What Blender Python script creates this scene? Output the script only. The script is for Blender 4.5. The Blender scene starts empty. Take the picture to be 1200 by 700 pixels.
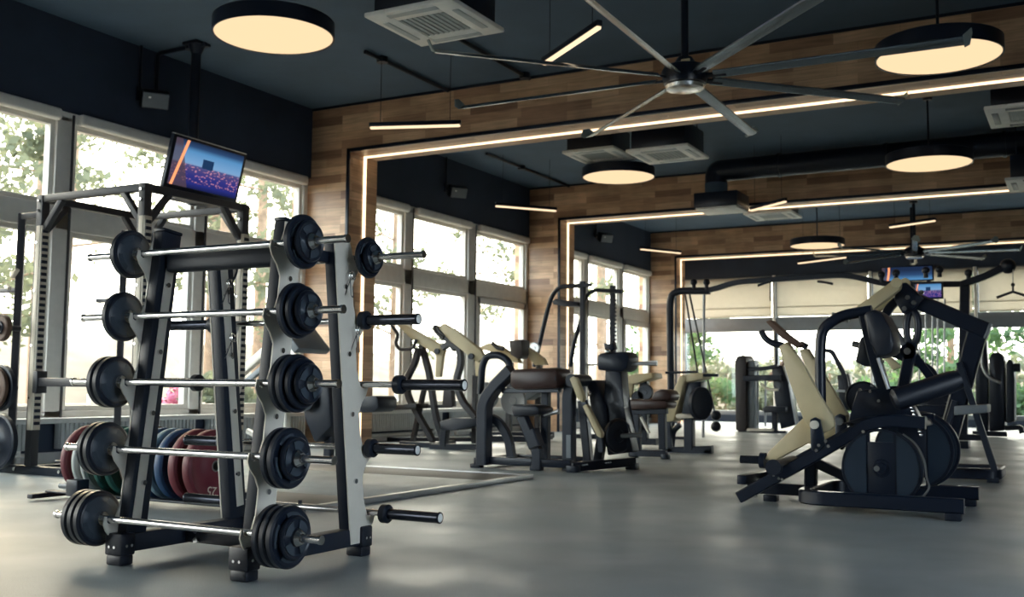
import bpy, bmesh, math, random
from mathutils import Vector, Matrix
random.seed(7)
SC = bpy.context.scene
COL = SC.collection
V = Vector
# ------------------------------------------------------------------ camera
FPX, PITCH, ROLL, YAW, CAMH = 1231.22, 0.0844748, 0.0094055, 0.5028940, 0.7425
_F = V((-math.sin(YAW)*math.cos(PITCH), math.cos(YAW)*math.cos(PITCH), math.sin(PITCH)))
_R0 = V((math.cos(YAW), math.sin(YAW), 0)); _U0 = _R0.cross(_F)
_R = _R0*math.cos(ROLL) + _U0*math.sin(ROLL); _U = _R.cross(_F)
CAMP = V((0, 0, CAMH))
cam_d = bpy.data.cameras.new('camera'); cam = bpy.data.objects.new('camera', cam_d); COL.objects.link(cam)
cam.matrix_world = Matrix(((_R.x, _U.x, -_F.x, 0), (_R.y, _U.y, -_F.y, 0), (_R.z, _U.z, -_F.z, CAMH), (0, 0, 0, 1)))
cam_d.sensor_width = 36; cam_d.sensor_fit = 'HORIZONTAL'; cam_d.lens = 36*FPX/1200
cam_d.clip_end = 300; cam_d.clip_start = 0.05
cam_d.dof.use_dof = True; cam_d.dof.focus_distance = 4.5; cam_d.dof.aperture_fstop = 4.5
SC.camera = cam
# ------------------------------------------------------------------ world and light
W = bpy.data.worlds.new('sky'); SC.world = W; W.use_nodes = True
wn = W.node_tree.nodes; wl = W.node_tree.links; bg = wn['Background']
# bright warm sky towards the low sun on the window side, cool and dimmer away from it
_tc = wn.new('ShaderNodeTexCoord'); _dot = wn.new('ShaderNodeVectorMath'); _dot.operation = 'DOT_PRODUCT'; _dot.inputs[1].default_value = V((-.80, .55, .22)).normalized()
wl.new(_tc.outputs['Generated'], _dot.inputs[0]); _rp = wn.new('ShaderNodeValToRGB'); _mr = wn.new('ShaderNodeMapRange'); _mr.inputs['From Min'].default_value = -1
wl.new(_dot.outputs['Value'], _mr.inputs['Value']); wl.new(_mr.outputs[0], _rp.inputs[0]); _e = _rp.color_ramp.elements
_e[0].position = .15; _e[0].color = (.56, .66, .76, 1); _e[1].position = 1; _e[1].color = (1.0, .93, .78, 1)
_q = _rp.color_ramp.elements.new(.55); _q.color = (.62, .70, .74, 1); _q = _rp.color_ramp.elements.new(.78); _q.color = (1.0, .97, .88, 1)
wl.new(_rp.outputs[0], bg.inputs[0]); bg.inputs[1].default_value = 8.3
sun_d = bpy.data.lights.new('sun', 'SUN'); sun_d.energy = 2.0; sun_d.angle = math.radians(14); sun_d.color = (1, .78, .5)
sun = bpy.data.objects.new('sun', sun_d); COL.objects.link(sun)
sun.rotation_euler = V((-.75, .42, .40)).to_track_quat('Z', 'Y').to_euler()
SC.view_settings.view_transform = 'Standard'; SC.view_settings.look = 'None'
SC.view_settings.gamma = 1; SC.view_settings.use_curve_mapping = False
SC.view_settings.exposure = 0.5
SC.cycles.use_denoising = True
SC.cycles.max_bounces = 8; SC.cycles.diffuse_bounces = 5; SC.cycles.glossy_bounces = 4
SC.cycles.transparent_max_bounces = 16; SC.cycles.sample_clamp_indirect = 6
SC.cycles.caustics_reflective = False; SC.cycles.caustics_refractive = False

def at(u, v, x=None, y=None, z=None):
    """the point of the room seen at (u, v) of the 1200x700 frame on a plane x, y or z = const"""
    r = _F + _R*((u-600)/FPX) - _U*((v-350)/FPX)
    t = x/r.x if x is not None else y/r.y if y is not None else (z-CAMH)/r.z
    return CAMP + r*t
# ------------------------------------------------------------------ materials
def mat(name, col, rough=.5, metal=0, coat=0, noise=None, bump=None, spec=.5, trans=0):
    m = bpy.data.materials.new(name); m.use_nodes = True
    n = m.node_tree.nodes; l = m.node_tree.links; b = n['Principled BSDF']
    b.inputs['Base Color'].default_value = (*col, 1); b.inputs['Roughness'].default_value = rough
    b.inputs['Metallic'].default_value = metal; b.inputs['Coat Weight'].default_value = coat
    b.inputs['Specular IOR Level'].default_value = spec
    tc = n.new('ShaderNodeTexCoord')
    sc_, amt = noise if noise else (9, .05)
    nz = n.new('ShaderNodeTexNoise'); nz.inputs['Scale'].default_value = sc_; nz.inputs['Detail'].default_value = 5
    l.new(tc.outputs['Object'], nz.inputs['Vector'])
    mr = n.new('ShaderNodeMapRange'); mr.inputs['From Min'].default_value = .3; mr.inputs['From Max'].default_value = .7
    mr.inputs['To Min'].default_value = 1-amt; mr.inputs['To Max'].default_value = 1+amt
    l.new(nz.outputs['Fac'], mr.inputs['Value'])
    mx = n.new('ShaderNodeMix'); mx.data_type = 'RGBA'; mx.blend_type = 'MULTIPLY'; mx.inputs['Factor'].default_value = 1
    mx.inputs['A'].default_value = (*col, 1); l.new(mr.outputs[0], mx.inputs['B']); l.new(mx.outputs['Result'], b.inputs['Base Color'])
    if bump:
        bn = n.new('ShaderNodeBump'); bn.inputs['Strength'].default_value = bump[1]; bn.inputs['Distance'].default_value = .01
        n2 = n.new('ShaderNodeTexNoise'); n2.inputs['Scale'].default_value = bump[0]; l.new(tc.outputs['Object'], n2.inputs['Vector'])
        l.new(n2.outputs['Fac'], bn.inputs['Height']); l.new(bn.outputs[0], b.inputs['Normal'])
    return m
def emit(name, col, s):
    m = bpy.data.materials.new(name); m.use_nodes = True; n = m.node_tree.nodes; l = m.node_tree.links
    n.remove(n['Principled BSDF']); e = n.new('ShaderNodeEmission'); e.inputs[0].default_value = (*col, 1); e.inputs[1].default_value = s
    l.new(e.outputs[0], n['Material Output'].inputs[0]); return m
def wood(name, ax):
    """rows of short boards; ax = the two axes (indices) the boards run along / are stacked along"""
    m = bpy.data.materials.new(name); m.use_nodes = True; n = m.node_tree.nodes; l = m.node_tree.links; b = n['Principled BSDF']
    tc = n.new('ShaderNodeTexCoord'); sp = n.new('ShaderNodeSeparateXYZ'); cb = n.new('ShaderNodeCombineXYZ')
    l.new(tc.outputs['Object'], sp.inputs[0]); l.new(sp.outputs[ax[0]], cb.inputs[0]); l.new(sp.outputs[ax[1]], cb.inputs[1])
    br = n.new('ShaderNodeTexBrick'); br.inputs['Scale'].default_value = 1; br.inputs['Brick Width'].default_value = .62
    br.inputs['Row Height'].default_value = .105; br.inputs['Mortar Size'].default_value = .0012; br.inputs['Bias'].default_value = 0
    br.inputs['Color1'].default_value = (0, 0, 0, 1); br.inputs['Color2'].default_value = (1, 1, 1, 1); br.inputs['Mortar'].default_value = (.1, .1, .1, 1)
    br.offset = .37; br.offset_frequency = 3; br.squash = 1.4; br.squash_frequency = 4
    l.new(cb.outputs[0], br.inputs['Vector'])
    rp = n.new('ShaderNodeValToRGB'); e = rp.color_ramp.elements
    e[0].position = 0; e[0].color = (.26, .14, .085, 1); e[1].position = 1; e[1].color = (.74, .49, .30, 1)
    for p, c in ((.15, (.40, .23, .135)), (.4, (.57, .35, .205)), (.75, (.66, .425, .25))):
        q = e.new(p); q.color = (*c, 1)
    l.new(br.outputs['Color'], rp.inputs[0])
    mp = n.new('ShaderNodeMapping'); mp.inputs['Scale'].default_value = (3, 42, 1); l.new(cb.outputs[0], mp.inputs[0])
    nz = n.new('ShaderNodeTexNoise'); nz.inputs['Scale'].default_value = 1; nz.inputs['Detail'].default_value = 6; l.new(mp.outputs[0], nz.inputs['Vector'])
    n2 = n.new('ShaderNodeTexNoise'); n2.inputs['Scale'].default_value = 2.2; l.new(cb.outputs[0], n2.inputs['Vector'])
    ad = n.new('ShaderNodeMath'); ad.operation = 'ADD'; l.new(nz.outputs['Fac'], ad.inputs[0]); l.new(n2.outputs['Fac'], ad.inputs[1])
    mr = n.new('ShaderNodeMapRange'); mr.inputs['From Min'].default_value = .7; mr.inputs['From Max'].default_value = 1.3
    mr.inputs['To Min'].default_value = .68; mr.inputs['To Max'].default_value = 1.2; l.new(ad.outputs[0], mr.inputs['Value'])
    mx = n.new('ShaderNodeMix'); mx.data_type = 'RGBA'; mx.blend_type = 'MULTIPLY'; mx.inputs['Factor'].default_value = 1
    l.new(rp.outputs[0], mx.inputs['A']); l.new(mr.outputs[0], mx.inputs['B']); l.new(mx.outputs['Result'], b.inputs['Base Color'])
    b.inputs['Roughness'].default_value = .42
    return m
def floor_mat():
    m = mat('rubber_floor', (.275, .325, .352), .40, noise=(1.1, .16), bump=(160, .06)); n = m.node_tree.nodes; l = m.node_tree.links
    b = n['Principled BSDF']; src = b.inputs['Base Color'].links[0].from_socket
    tc = n.new('ShaderNodeTexCoord')
    vo = n.new('ShaderNodeTexNoise'); vo.inputs['Scale'].default_value = 260; vo.inputs['Detail'].default_value = 2; l.new(tc.outputs['Object'], vo.inputs['Vector'])
    mr = n.new('ShaderNodeMapRange'); mr.inputs['From Min'].default_value = .35; mr.inputs['From Max'].default_value = .65
    mr.inputs['To Min'].default_value = .72; mr.inputs['To Max'].default_value = 1.25; l.new(vo.outputs['Fac'], mr.inputs['Value'])
    mx = n.new('ShaderNodeMix'); mx.data_type = 'RGBA'; mx.blend_type = 'MULTIPLY'; mx.inputs['Factor'].default_value = 1
    l.new(src, mx.inputs['A']); l.new(mr.outputs[0], mx.inputs['B']); l.new(mx.outputs['Result'], b.inputs['Base Color'])
    n3 = n.new('ShaderNodeTexNoise'); n3.inputs['Scale'].default_value = 1.6; n3.inputs['Detail'].default_value = 4; l.new(tc.outputs['Object'], n3.inputs['Vector'])
    m3 = n.new('ShaderNodeMapRange'); m3.inputs['From Min'].default_value = .35; m3.inputs['From Max'].default_value = .65
    m3.inputs['To Min'].default_value = .34; m3.inputs['To Max'].default_value = .52; l.new(n3.outputs['Fac'], m3.inputs['Value']); l.new(m3.outputs[0], b.inputs['Roughness'])
    return m
M = dict(
    black=mat('black_steel', (.005, .010, .023), .36, coat=.08, spec=.4), satin=mat('black_satin', (.011, .017, .031), .45, spec=.4),
    rubber=mat('black_rubber', (.008, .013, .025), .40, coat=.08, spec=.4), gloss=mat('gloss_black', (.05, .065, .085), .24),
    vinyl=mat('black_vinyl', (.007, .011, .022), .42, bump=(300, .1)), vinyl_brown=mat('brown_vinyl', (.045, .022, .018), .35),
    chrome=mat('chrome', (.72, .70, .68), .18, 1), steel=mat('brushed_steel', (.45, .46, .47), .34, 1),
    silver=mat('silver_paint', (.80, .75, .65), .36, .1), grey=mat('grey_paint', (.17, .19, .21), .42, .2),
    beige=mat('beige_paint', (.60, .50, .30), .42), cream=mat('cream_paint', (.62, .55, .44), .45),
    white=mat('white_plastic', (.88, .88, .84), .45), vent=mat('grey_grille', (.50, .54, .54), .5),
    ceil=mat('ceiling_paint', (.085, .135, .195), .8, noise=(2, .08)), wallp=mat('dark_wall_paint', (.030, .044, .074), .8, noise=(3, .1)),
    wallo=mat('side_wall_paint', (.10, .11, .12), .8),
    frame=mat('window_frame_grey', (.80, .77, .71), .4), framed=mat('window_gasket', (.06, .06, .065), .5), sill=mat('white_sill', (.62, .62, .60), .5),
    radi=mat('radiator_enamel', (.50, .52, .52), .4), maroon=mat('maroon_rubber', (.15, .02, .032), .5), blue=mat('blue_rubber', (.02, .07, .17), .5),
    lightblue=mat('faded_blue_rubber', (.20, .30, .38), .5), whiter=mat('white_rubber', (.55, .57, .56), .5), green=mat('green_rubber', (.02, .11, .09), .5),
    letter=mat('pale_lettering', (.75, .68, .55), .5), brown=mat('brown_rubber', (.10, .055, .035), .6), dusk=mat('dark_cover', (.04, .034, .036), .5),
    oak=mat('platform_mat', (.13, .13, .13), .5), alu=mat('aluminium', (.55, .56, .56), .38, .8),
    woodf=wood('wood_boards_front', (0, 2)), woods=wood('wood_boards_soffit', (0, 1)), woodr=wood('wood_boards_reveal', (1, 2)),
    led=emit('led_strip_light', (1, .73, .44), 2.0), disc=emit('lamp_diffuser', (1.0, .71, .42), .80), tube=emit('tube_light', (1, .72, .46), 1.0),
    bark=mat('pine_bark', (.30, .20, .13), .9, noise=(6, .3)), leaf=mat('leaves', (.13, .15, .10), .8, noise=(2, .3)), leafd=mat('dark_leaves', (.06, .12, .06), .8, noise=(2, .35)),
    ground=mat('dry_ground', (.115, .095, .07), .9, noise=(.6, .3)), pink=mat('pink_petals', (.75, .25, .40), .6), plaster=mat('pale_plaster', (.22, .19, .15), .8),
    roof=mat('roof_tiles', (.09, .055, .04), .8), clay=mat('clay', (.35, .17, .1), .8), floor=floor_mat())
def add_leaf_translucency(m, col):
    n = m.node_tree.nodes; l = m.node_tree.links; t = n.new('ShaderNodeBsdfTranslucent'); t.inputs[0].default_value = (*col, 1)
    mx = n.new('ShaderNodeMixShader'); mx.inputs[0].default_value = .55
    l.new(n['Principled BSDF'].outputs[0], mx.inputs[1]); l.new(t.outputs[0], mx.inputs[2]); l.new(mx.outputs[0], n['Material Output'].inputs[0])
add_leaf_translucency(M['leaf'], (.22, .24, .15)); add_leaf_translucency(M['leafd'], (.12, .22, .08))
M['blind'] = mat('blind_fabric', (.66, .62, .55), .8); add_leaf_translucency(M['blind'], (.68, .65, .58))
def glass():
    m = bpy.data.materials.new('window_glass'); m.use_nodes = True; n = m.node_tree.nodes; l = m.node_tree.links; n.remove(n['Principled BSDF'])
    t = n.new('ShaderNodeBsdfTransparent'); t.inputs[0].default_value = (.96, .97, .96, 1); g = n.new('ShaderNodeBsdfGlossy'); g.inputs['Roughness'].default_value = .03
    mx = n.new('ShaderNodeMixShader'); mx.inputs[0].default_value = .035
    l.new(t.outputs[0], mx.inputs[1]); l.new(g.outputs[0], mx.inputs[2]); l.new(mx.outputs[0], n['Material Output'].inputs[0]); return m
M['glass'] = glass()
def screen_mat(name, ax, lo, hi, purple=False):
    """a stage show on a screen: blue sky, crowd, dark banner, one orange streamer"""
    m = bpy.data.materials.new(name); m.use_nodes = True; n = m.node_tree.nodes; l = m.node_tree.links; n.remove(n['Principled BSDF'])
    tc = n.new('ShaderNodeTexCoord'); sp = n.new('ShaderNodeSeparateXYZ'); l.new(tc.outputs['Object'], sp.inputs[0])
    def rng(o, a, b):
        r = n.new('ShaderNodeMapRange'); r.inputs['From Min'].default_value = a; r.inputs['From Max'].default_value = b; l.new(o, r.inputs['Value']); return r.outputs[0]
    s = rng(sp.outputs[ax], lo[0], hi[0]); t = rng(sp.outputs[2], lo[1], hi[1])
    rp = n.new('ShaderNodeValToRGB'); e = rp.color_ramp.elements
    e[0].position = 0; e[0].color = (.005, .008, .03, 1); e[1].position = 1; e[1].color = (.01, .02, .05, 1)
    for p, c in ((.12, (.015, .02, .14)), (.3, (.03, .04, .26)), (.45, (.16, .12, .22)), (.56, (.14, .27, .45)), (.8, (.07, .20, .38)), (.9, (.02, .05, .12))):
        q = e.new(p); q.color = (*c, 1)
    l.new(t, rp.inputs[0])
    cb = n.new('ShaderNodeCombineXYZ'); l.new(s, cb.inputs[0]); l.new(t, cb.inputs[1])
    vo = n.new('ShaderNodeTexVoronoi'); vo.inputs['Scale'].default_value = 24; l.new(cb.outputs[0], vo.inputs['Vector'])
    cr = n.new('ShaderNodeValToRGB'); ce = cr.color_ramp.elements; ce[0].color = (.75, .3, .35, 1); ce[1].color = (.02, .02, .12, 1); ce[1].position = .45
    l.new(vo.outputs['Distance'], cr.inputs[0])
    def math_(op, a, b):
        k = n.new('ShaderNodeMath'); k.operation = op
        for i, q in enumerate((a, b)):
            if isinstance(q, (int, float)): k.inputs[i].default_value = q
            else: l.new(q, k.inputs[i])
        return k.outputs[0]
    band = math_('MULTIPLY', math_('LESS_THAN', t, .52), math_('GREATER_THAN', t, .15))
    mx = n.new('ShaderNodeMix'); mx.data_type = 'RGBA'; l.new(math_('MULTIPLY', band, .75), mx.inputs['Factor']); l.new(rp.outputs[0], mx.inputs['A']); l.new(cr.outputs[0], mx.inputs['B'])
    ban = math_('MULTIPLY', math_('LESS_THAN', math_('ABSOLUTE', math_('SUBTRACT', s, .5), 0), .08), math_('LESS_THAN', math_('ABSOLUTE', math_('SUBTRACT', t, .6), 0), .1))
    m2 = n.new('ShaderNodeMix'); m2.data_type = 'RGBA'; l.new(ban, m2.inputs['Factor']); l.new(mx.outputs['Result'], m2.inputs['A']); m2.inputs['B'].default_value = (.01, .03, .08, 1)
    left = math_('LESS_THAN', math_('ADD', s, math_('MULTIPLY', t, .18)), .27)
    m3 = n.new('ShaderNodeMix'); m3.data_type = 'RGBA'; l.new(math_('MULTIPLY', left, .8), m3.inputs['Factor']); l.new(m2.outputs['Result'], m3.inputs['A']); m3.inputs['B'].default_value = (.06, .04, .05, 1)
    cx = math_('SUBTRACT', math_('SUBTRACT', s, .04), math_('MULTIPLY', t, .13))
    st = math_('LESS_THAN', math_('ABSOLUTE', cx, 0), .02)
    m4 = n.new('ShaderNodeMix'); m4.data_type = 'RGBA'; l.new(st, m4.inputs['Factor']); l.new(m3.outputs['Result'], m4.inputs['A']); m4.inputs['B'].default_value = (.9, .32, .14, 1)
    em = n.new('ShaderNodeEmission'); em.inputs[1].default_value = 1.0; l.new(m4.outputs['Result'], em.inputs[0]); l.new(em.outputs[0], n['Material Output'].inputs[0]); return m
# ------------------------------------------------------------------ mesh helpers
def fillet(pts, r, n=5):
    pts = [V(p) for p in pts]
    if r <= 0 or len(pts) < 3: return pts
    out = [pts[0]]
    for i in range(1, len(pts)-1):
        a, b, c = pts[i-1], pts[i], pts[i+1]
        d1, d2 = (a-b), (c-b); q = min(r, d1.length*.48, d2.length*.48); p1 = b+d1.normalized()*q; p2 = b+d2.normalized()*q
        for k in range(n+1):
            t = k/n; out.append(p1*(1-t)**2+b*2*t*(1-t)+p2*t*t)
    return out+[pts[-1]]
class MB:
    def __init__(s): s.bm = bmesh.new()
    def _merge(s, b2, smooth=False):
        vm = {v: s.bm.verts.new(v.co) for v in b2.verts}
        for f in b2.faces:
            try: g = s.bm.faces.new([vm[v] for v in f.verts]); g.smooth = smooth or f.smooth
            except ValueError: pass
        b2.free(); return s
    def box(s, c, size, rot=None, bev=.006, seg=2):
        b = bmesh.new(); bmesh.ops.create_cube(b, size=1); sz = V(size)
        for v in b.verts: v.co = V((v.co.x*sz.x, v.co.y*sz.y, v.co.z*sz.z))
        bv = min(bev, min(size)*.45)
        if bv > .0004: bmesh.ops.bevel(b, geom=list(b.edges), offset=bv, segments=seg, affect='EDGES', profile=.5)
        R = rot if rot else Matrix.Identity(3)
        for v in b.verts: v.co = R @ v.co + V(c)
        return s._merge(b)
    def bbox(s, a, b, bev=.006, seg=2):
        a, b = V(a), V(b); return s.box((a+b)/2, [abs(a[i]-b[i]) for i in range(3)], None, bev, seg)
    def beam(s, p, q, w, h, up=(0, 0, 1), bev=.006, seg=2):
        """box from p to q, w across, h along `up`"""
        p, q = V(p), V(q); x = (q-p).normalized(); u = V(up); z = (u-x*u.dot(x))
        if z.length < 1e-4: z = x.orthogonal()
        z.normalize(); y = z.cross(x); R = Matrix((x, y, z)).transposed()
        return s.box((p+q)/2, ((q-p).length, w, h), R, bev, seg)
    def sweep(s, pts, r, rect=None, up=(0, 0, 1), fil=0, n=10, closed=False, taper=None):
        pts = fillet(pts, fil); rings = []; N = len(pts); prev = None
        for i, p in enumerate(pts):
            t = ((pts[(i+1) % N]-pts[i-1]) if closed else (pts[min(i+1, N-1)]-pts[max(i-1, 0)]))
            if t.length < 1e-9: t = V((0, 0, 1))
            t.normalize(); u = V(up) if (rect or prev is None) else prev
            b = u-t*u.dot(t)
            if b.length < 1e-3: b = t.orthogonal()
            b.normalize(); prev = b; c = t.cross(b); k = taper[0]+(taper[1]-taper[0])*i/(N-1) if taper else 1
            if rect:
                w, h = rect[0]/2, rect[1]/2; e = min(w, h)*.22
                sec = [(w-e, h), (w, h-e), (w, -h+e), (w-e, -h), (-w+e, -h), (-w, -h+e), (-w, h-e), (-w+e, h)]
            else: sec = [(r*math.cos(2*math.pi*j/n), r*math.sin(2*math.pi*j/n)) for j in range(n)]
            rings.append([s.bm.verts.new(p+b*sx*k+c*sy*k) for sx, sy in sec])
        m = len(rings[0])
        for i in range(N if closed else N-1):
            A, B = rings[i], rings[(i+1) % N]
            for j in range(m):
                f = s.bm.faces.new((A[j], A[(j+1) % m], B[(j+1) % m], B[j])); f.smooth = True
        if not closed: s.bm.faces.new(rings[0][::-1]); s.bm.faces.new(rings[-1])
        return s
    def tube(s, pts, r, fil=0, n=10, **k): return s.sweep(pts, r, fil=fil, n=n, **k)
    def cyl(s, p, q, r, n=20, r2=None): return s.lathe(p, V(q)-V(p), [(0, 0), (0, r), ((V(q)-V(p)).length, r2 if r2 is not None else r), ((V(q)-V(p)).length, 0)], n, False)
    def lathe(s, c, axis, prof, n=28, soft=True):
        c = V(c); a = V(axis).normalized(); b = a.orthogonal().normalized(); d = a.cross(b); rings = []
        for h, r in prof:
            if r < 1e-6: rings.append([s.bm.verts.new(c+a*h)])
            else: rings.append([s.bm.verts.new(c+a*h+(b*math.cos(2*math.pi*j/n)+d*math.sin(2*math.pi*j/n))*r) for j in range(n)])
        for A, B in zip(rings, rings[1:]):
            for j in range(n):
                k = (j+1) % n
                vs = [A[0], B[k], B[j]] if len(A) == 1 and len(B) > 1 else [A[j], A[k], B[0]] if len(B) == 1 and len(A) > 1 else [A[j], A[k], B[k], B[j]] if len(A) > 1 else None
                if vs:
                    f = s.bm.faces.new(vs); f.smooth = True
        return s
    def prism(s, pts, off, bev=0):
        """polygon pts (3D, planar) extruded by vector off"""
        b = bmesh.new(); off = V(off); a = [b.verts.new(V(p)) for p in pts]; c = [b.verts.new(V(p)+off) for p in pts]; n = len(a)
        b.faces.new(a[::-1]); b.faces.new(c)
        for i in range(n): b.faces.new((a[i], a[(i+1) % n], c[(i+1) % n], c[i]))
        if bev: bmesh.ops.bevel(b, geom=[e for e in b.edges], offset=bev, segments=2, affect='EDGES', profile=.5)
        return s._merge(b)
    def ball(s, c, r, sc=(1, 1, 1), seg=16):
        b = bmesh.new(); bmesh.ops.create_uvsphere(b, u_segments=seg, v_segments=max(8, seg//2), radius=r)
        for v in b.verts: v.co = V((v.co.x*sc[0], v.co.y*sc[1], v.co.z*sc[2]))+V(c)
        return s._merge(b, True)
    def quad(s, a, b, c, d): s.bm.faces.new([s.bm.verts.new(V(p)) for p in (a, b, c, d)]); return s
def finish(name, mb, m, parent=None, label=None):
    me = bpy.data.meshes.new(name); bm = mb.bm
    bmesh.ops.recalc_face_normals(bm, faces=list(bm.faces))
    o = bpy.data.objects.new(name, me); COL.objects.link(o)
    root = parent
    while root is not None and root.parent is not None: root = root.parent
    org = V(root.location) if root is not None else None
    if root is None:
        org = V((0, 0, 0))
    for v in bm.verts: v.co -= org
    bm.to_mesh(me); bm.free()
    me.materials.append(m); me.set_sharp_from_angle(angle=math.radians(38))
    if parent is not None: o.parent = parent
    if label: o['label'] = label
    return o
def tag(o, label, cat, group=None, kind=None):
    o['label'] = label
    if cat: o['category'] = cat
    if group: o['group'] = group
    if kind: o['kind'] = kind
    return o
def thing(name, label, cat, loc=(0, 0, 0), group=None):
    o = bpy.data.objects.new(name, None); COL.objects.link(o); o.location = V(loc); o.empty_display_size = .1
    return tag(o, label, cat, group)
def struct(name, mb, m, label=None):
    o = finish(name, mb, m); o['kind'] = 'structure'
    if label: o['label'] = label
    return o
def structE(name, label=None):
    o = bpy.data.objects.new(name, None); COL.objects.link(o); o['kind'] = 'structure'
    if label: o['label'] = label
    return o
def copy_tree(o, parent=None):
    c = o.copy(); COL.objects.link(c); c.parent = parent
    for ch in list(o.children): copy_tree(ch, c)
    return c
# ------------------------------------------------------------------ room shell
XL, XO = -8.536, -7.963
YB = (10.23, 16.13, 21.94); YF = 23.85; ZC, ZO, ZW, ZT = 4.235, 3.64, 3.35, 2.43; ZS = .42; PT = .6
XR, YBK = 4.2, -3.2
struct('floor', MB().bbox((XL-.3, YBK-.2, -.12), (XR+.2, YF+.3, 0), 0), M['floor'], 'speckled grey rubber gym floor')
struct('ceiling', MB().bbox((XL-.3, YBK-.2, ZC), (XR+.2, YF+.3, ZC+.15), 0), M['ceil'], 'dark blue grey painted ceiling')
struct('wall_right', MB().bbox((XR, YBK-.2, -.1), (XR+.2, .2, ZC+.1), 0).bbox((XR, 4.23, -.1), (XR+.2, YF+.3, ZC+.1), 0).bbox((XR, .2, -.1), (XR+.2, 4.23, .5), 0).bbox((XR, .2, 3.3), (XR+.2, 4.23, ZC+.1), 0), M['wallo'])
rw = MB()  # unseen window and wall gap, added to light the rack from the right
for y in (.2, 2.15, 4.15): rw.bbox((XR+.02, y, .5), (XR+.14, y+.08, 3.3), .006)
rw.bbox((XR+.02, .2, .5), (XR+.14, 4.2, .58), .006).bbox((XR+.02, .2, 3.22), (XR+.14, 4.2, 3.3), .006).bbox((XR+.02, .2, 2.2), (XR+.14, 4.2, 2.28), .006)
struct('window_6', rw, M['grey'])
struct('wall_back', MB().bbox((XL-.3, YBK-.2, -.1), (XR, YBK, ZC+.1), 0), M['wallo'])
wl_ = MB().bbox((XL-.3, YBK, ZW), (XL, YF+.3, ZC+.1), 0).bbox((XL-.3, YBK, -.1), (XL, YF+.3, ZS-.04), 0)
struct('wall_left', wl_, M['wallp'], 'dark upper wall and low parapet along the left window front')
wf = MB().bbox((XL, YF, ZW), (XR, YF+.3, ZC+.1), 0).bbox((XL, YF, -.1), (XR, YF+.3, .16), 0)
struct('wall_front', wf, M['wallp'], 'dark wall above the far window front')
wn_ = [0]
def window_bay(y0, y1, muls, low_door=None):
    """glazed bay of the left wall between y0 and y1; muls = (a, b) spans of mullions"""
    wn_[0] += 1; g = structE('window_%d' % wn_[0], 'glazed bay with grey frames and a band of upper panes')
    x0, x1 = XL-.16, XL-.02; f = MB()
    f.bbox((x0, y0, ZW-.10), (x1, y1, ZW), .008).bbox((x0, y0, 2.2), (x1, y1, ZT), .01).bbox((x0, y0, ZS-.04), (x1, y1, ZS+.06), .006)
    spans = [(y0, y0+.08)]+list(muls)+[(y1-.08, y1)]
    for a, b in spans: f.bbox((x0, a, ZS), (x1, b, ZW-.05), .006)
    finish('window_frame', f, M['frame'], g)
    ga = MB()
    for a, b in muls: ga.bbox((x1-.002, b-.035, ZS), (x1+.012, b-.012, ZW-.02), .002)
    finish('dark_gasket', ga, M['framed'], g)
    for (a, b), (c, d) in zip(spans, spans[1:]):
        s_ = MB()
        for lo, hi in ((ZS+.06, 2.2), (ZT, ZW-.10)):
            for q in ((b, b+.05), (c-.05, c)): s_.bbox((x0+.03, q[0], lo), (x1-.03, q[1], hi), .004)
            for q in ((lo, lo+.05), (hi-.05, hi)): s_.bbox((x0+.031, b+.004, q[0]), (x1-.031, c-.004, q[1]), .004)
        finish('sash', s_, M['frame'], g)
        finish('glass_pane', MB().bbox((XL-.10, b+.04, ZS+.1), (XL-.092, c-.04, 2.16), 0), M['glass'], g)
        finish('glass_pane', MB().bbox((XL-.10, b+.04, ZT+.04), (XL-.092, c-.04, ZW-.14), 0), M['glass'], g)
        bl = MB().bbox((XL-.018, b+.01, ZW-.12), (XL+.075, c-.01, ZW-.005), .03, 3)
        finish('blind_cassette', bl, M['frame'], g)
    if low_door:
        a, b = low_door; d = MB()
        for q in ((a, a+.1), (b-.1, b)): d.bbox((XL-.08, q[0], ZS+.06), (XL+.01, q[1], 2.18), .006)
        d.bbox((XL-.08, a, 2.08), (XL+.01, b, 2.18), .006).bbox((XL-.08, a, ZS+.06), (XL+.01, b, ZS+.16), .006)
        finish('opening_sash', d, M['frame'], g)
    # sill
    finish('window_sill', MB().bbox((XL-.02, y0, ZS-.05), (XL+.16, y1, ZS), .01), M['sill'], g)
window_bay(-1.2, 4.5, [(1.6, 1.75)])
window_bay(4.55, 10.2, [(6.53, 6.73), (8.33, 8.5)])
window_bay(YB[0]+PT, YB[1], [(12.36, 12.58), (14.12, 14.36)], (14.36, 16.02))
window_bay(YB[1]+PT, YB[2], [(18.45, 18.65), (20.2, 20.4)], (20.4, 21.84))
g = structE('window_5', 'far window front with pale roller blinds drawn over the upper panes')
f = MB(); fm = [XL+.06]+[-6.27, -4.16, -2.05, .06, 2.2]+[XR-.06]
for x in fm: f.bbox((x-.05, YF+.02, .16), (x+.05, YF+.18, ZW), .008)
f.bbox((XL, YF+.02, 2.08), (XR, YF+.18, 2.4), .01).bbox((XL, YF+.02, ZW-.07), (XR, YF+.18, ZW), .01).bbox((XL, YF+.02, .14), (XR, YF+.18, .26), .01)
finish('window_frame', f, M['grey'], g)
p_ = MB()
for x in fm[1:-1]: p_.tube([(x, YF-.05, .16), (x, YF-.05, ZW)], .035)
finish('blind_guide_tube', p_, M['frame'], g)
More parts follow.
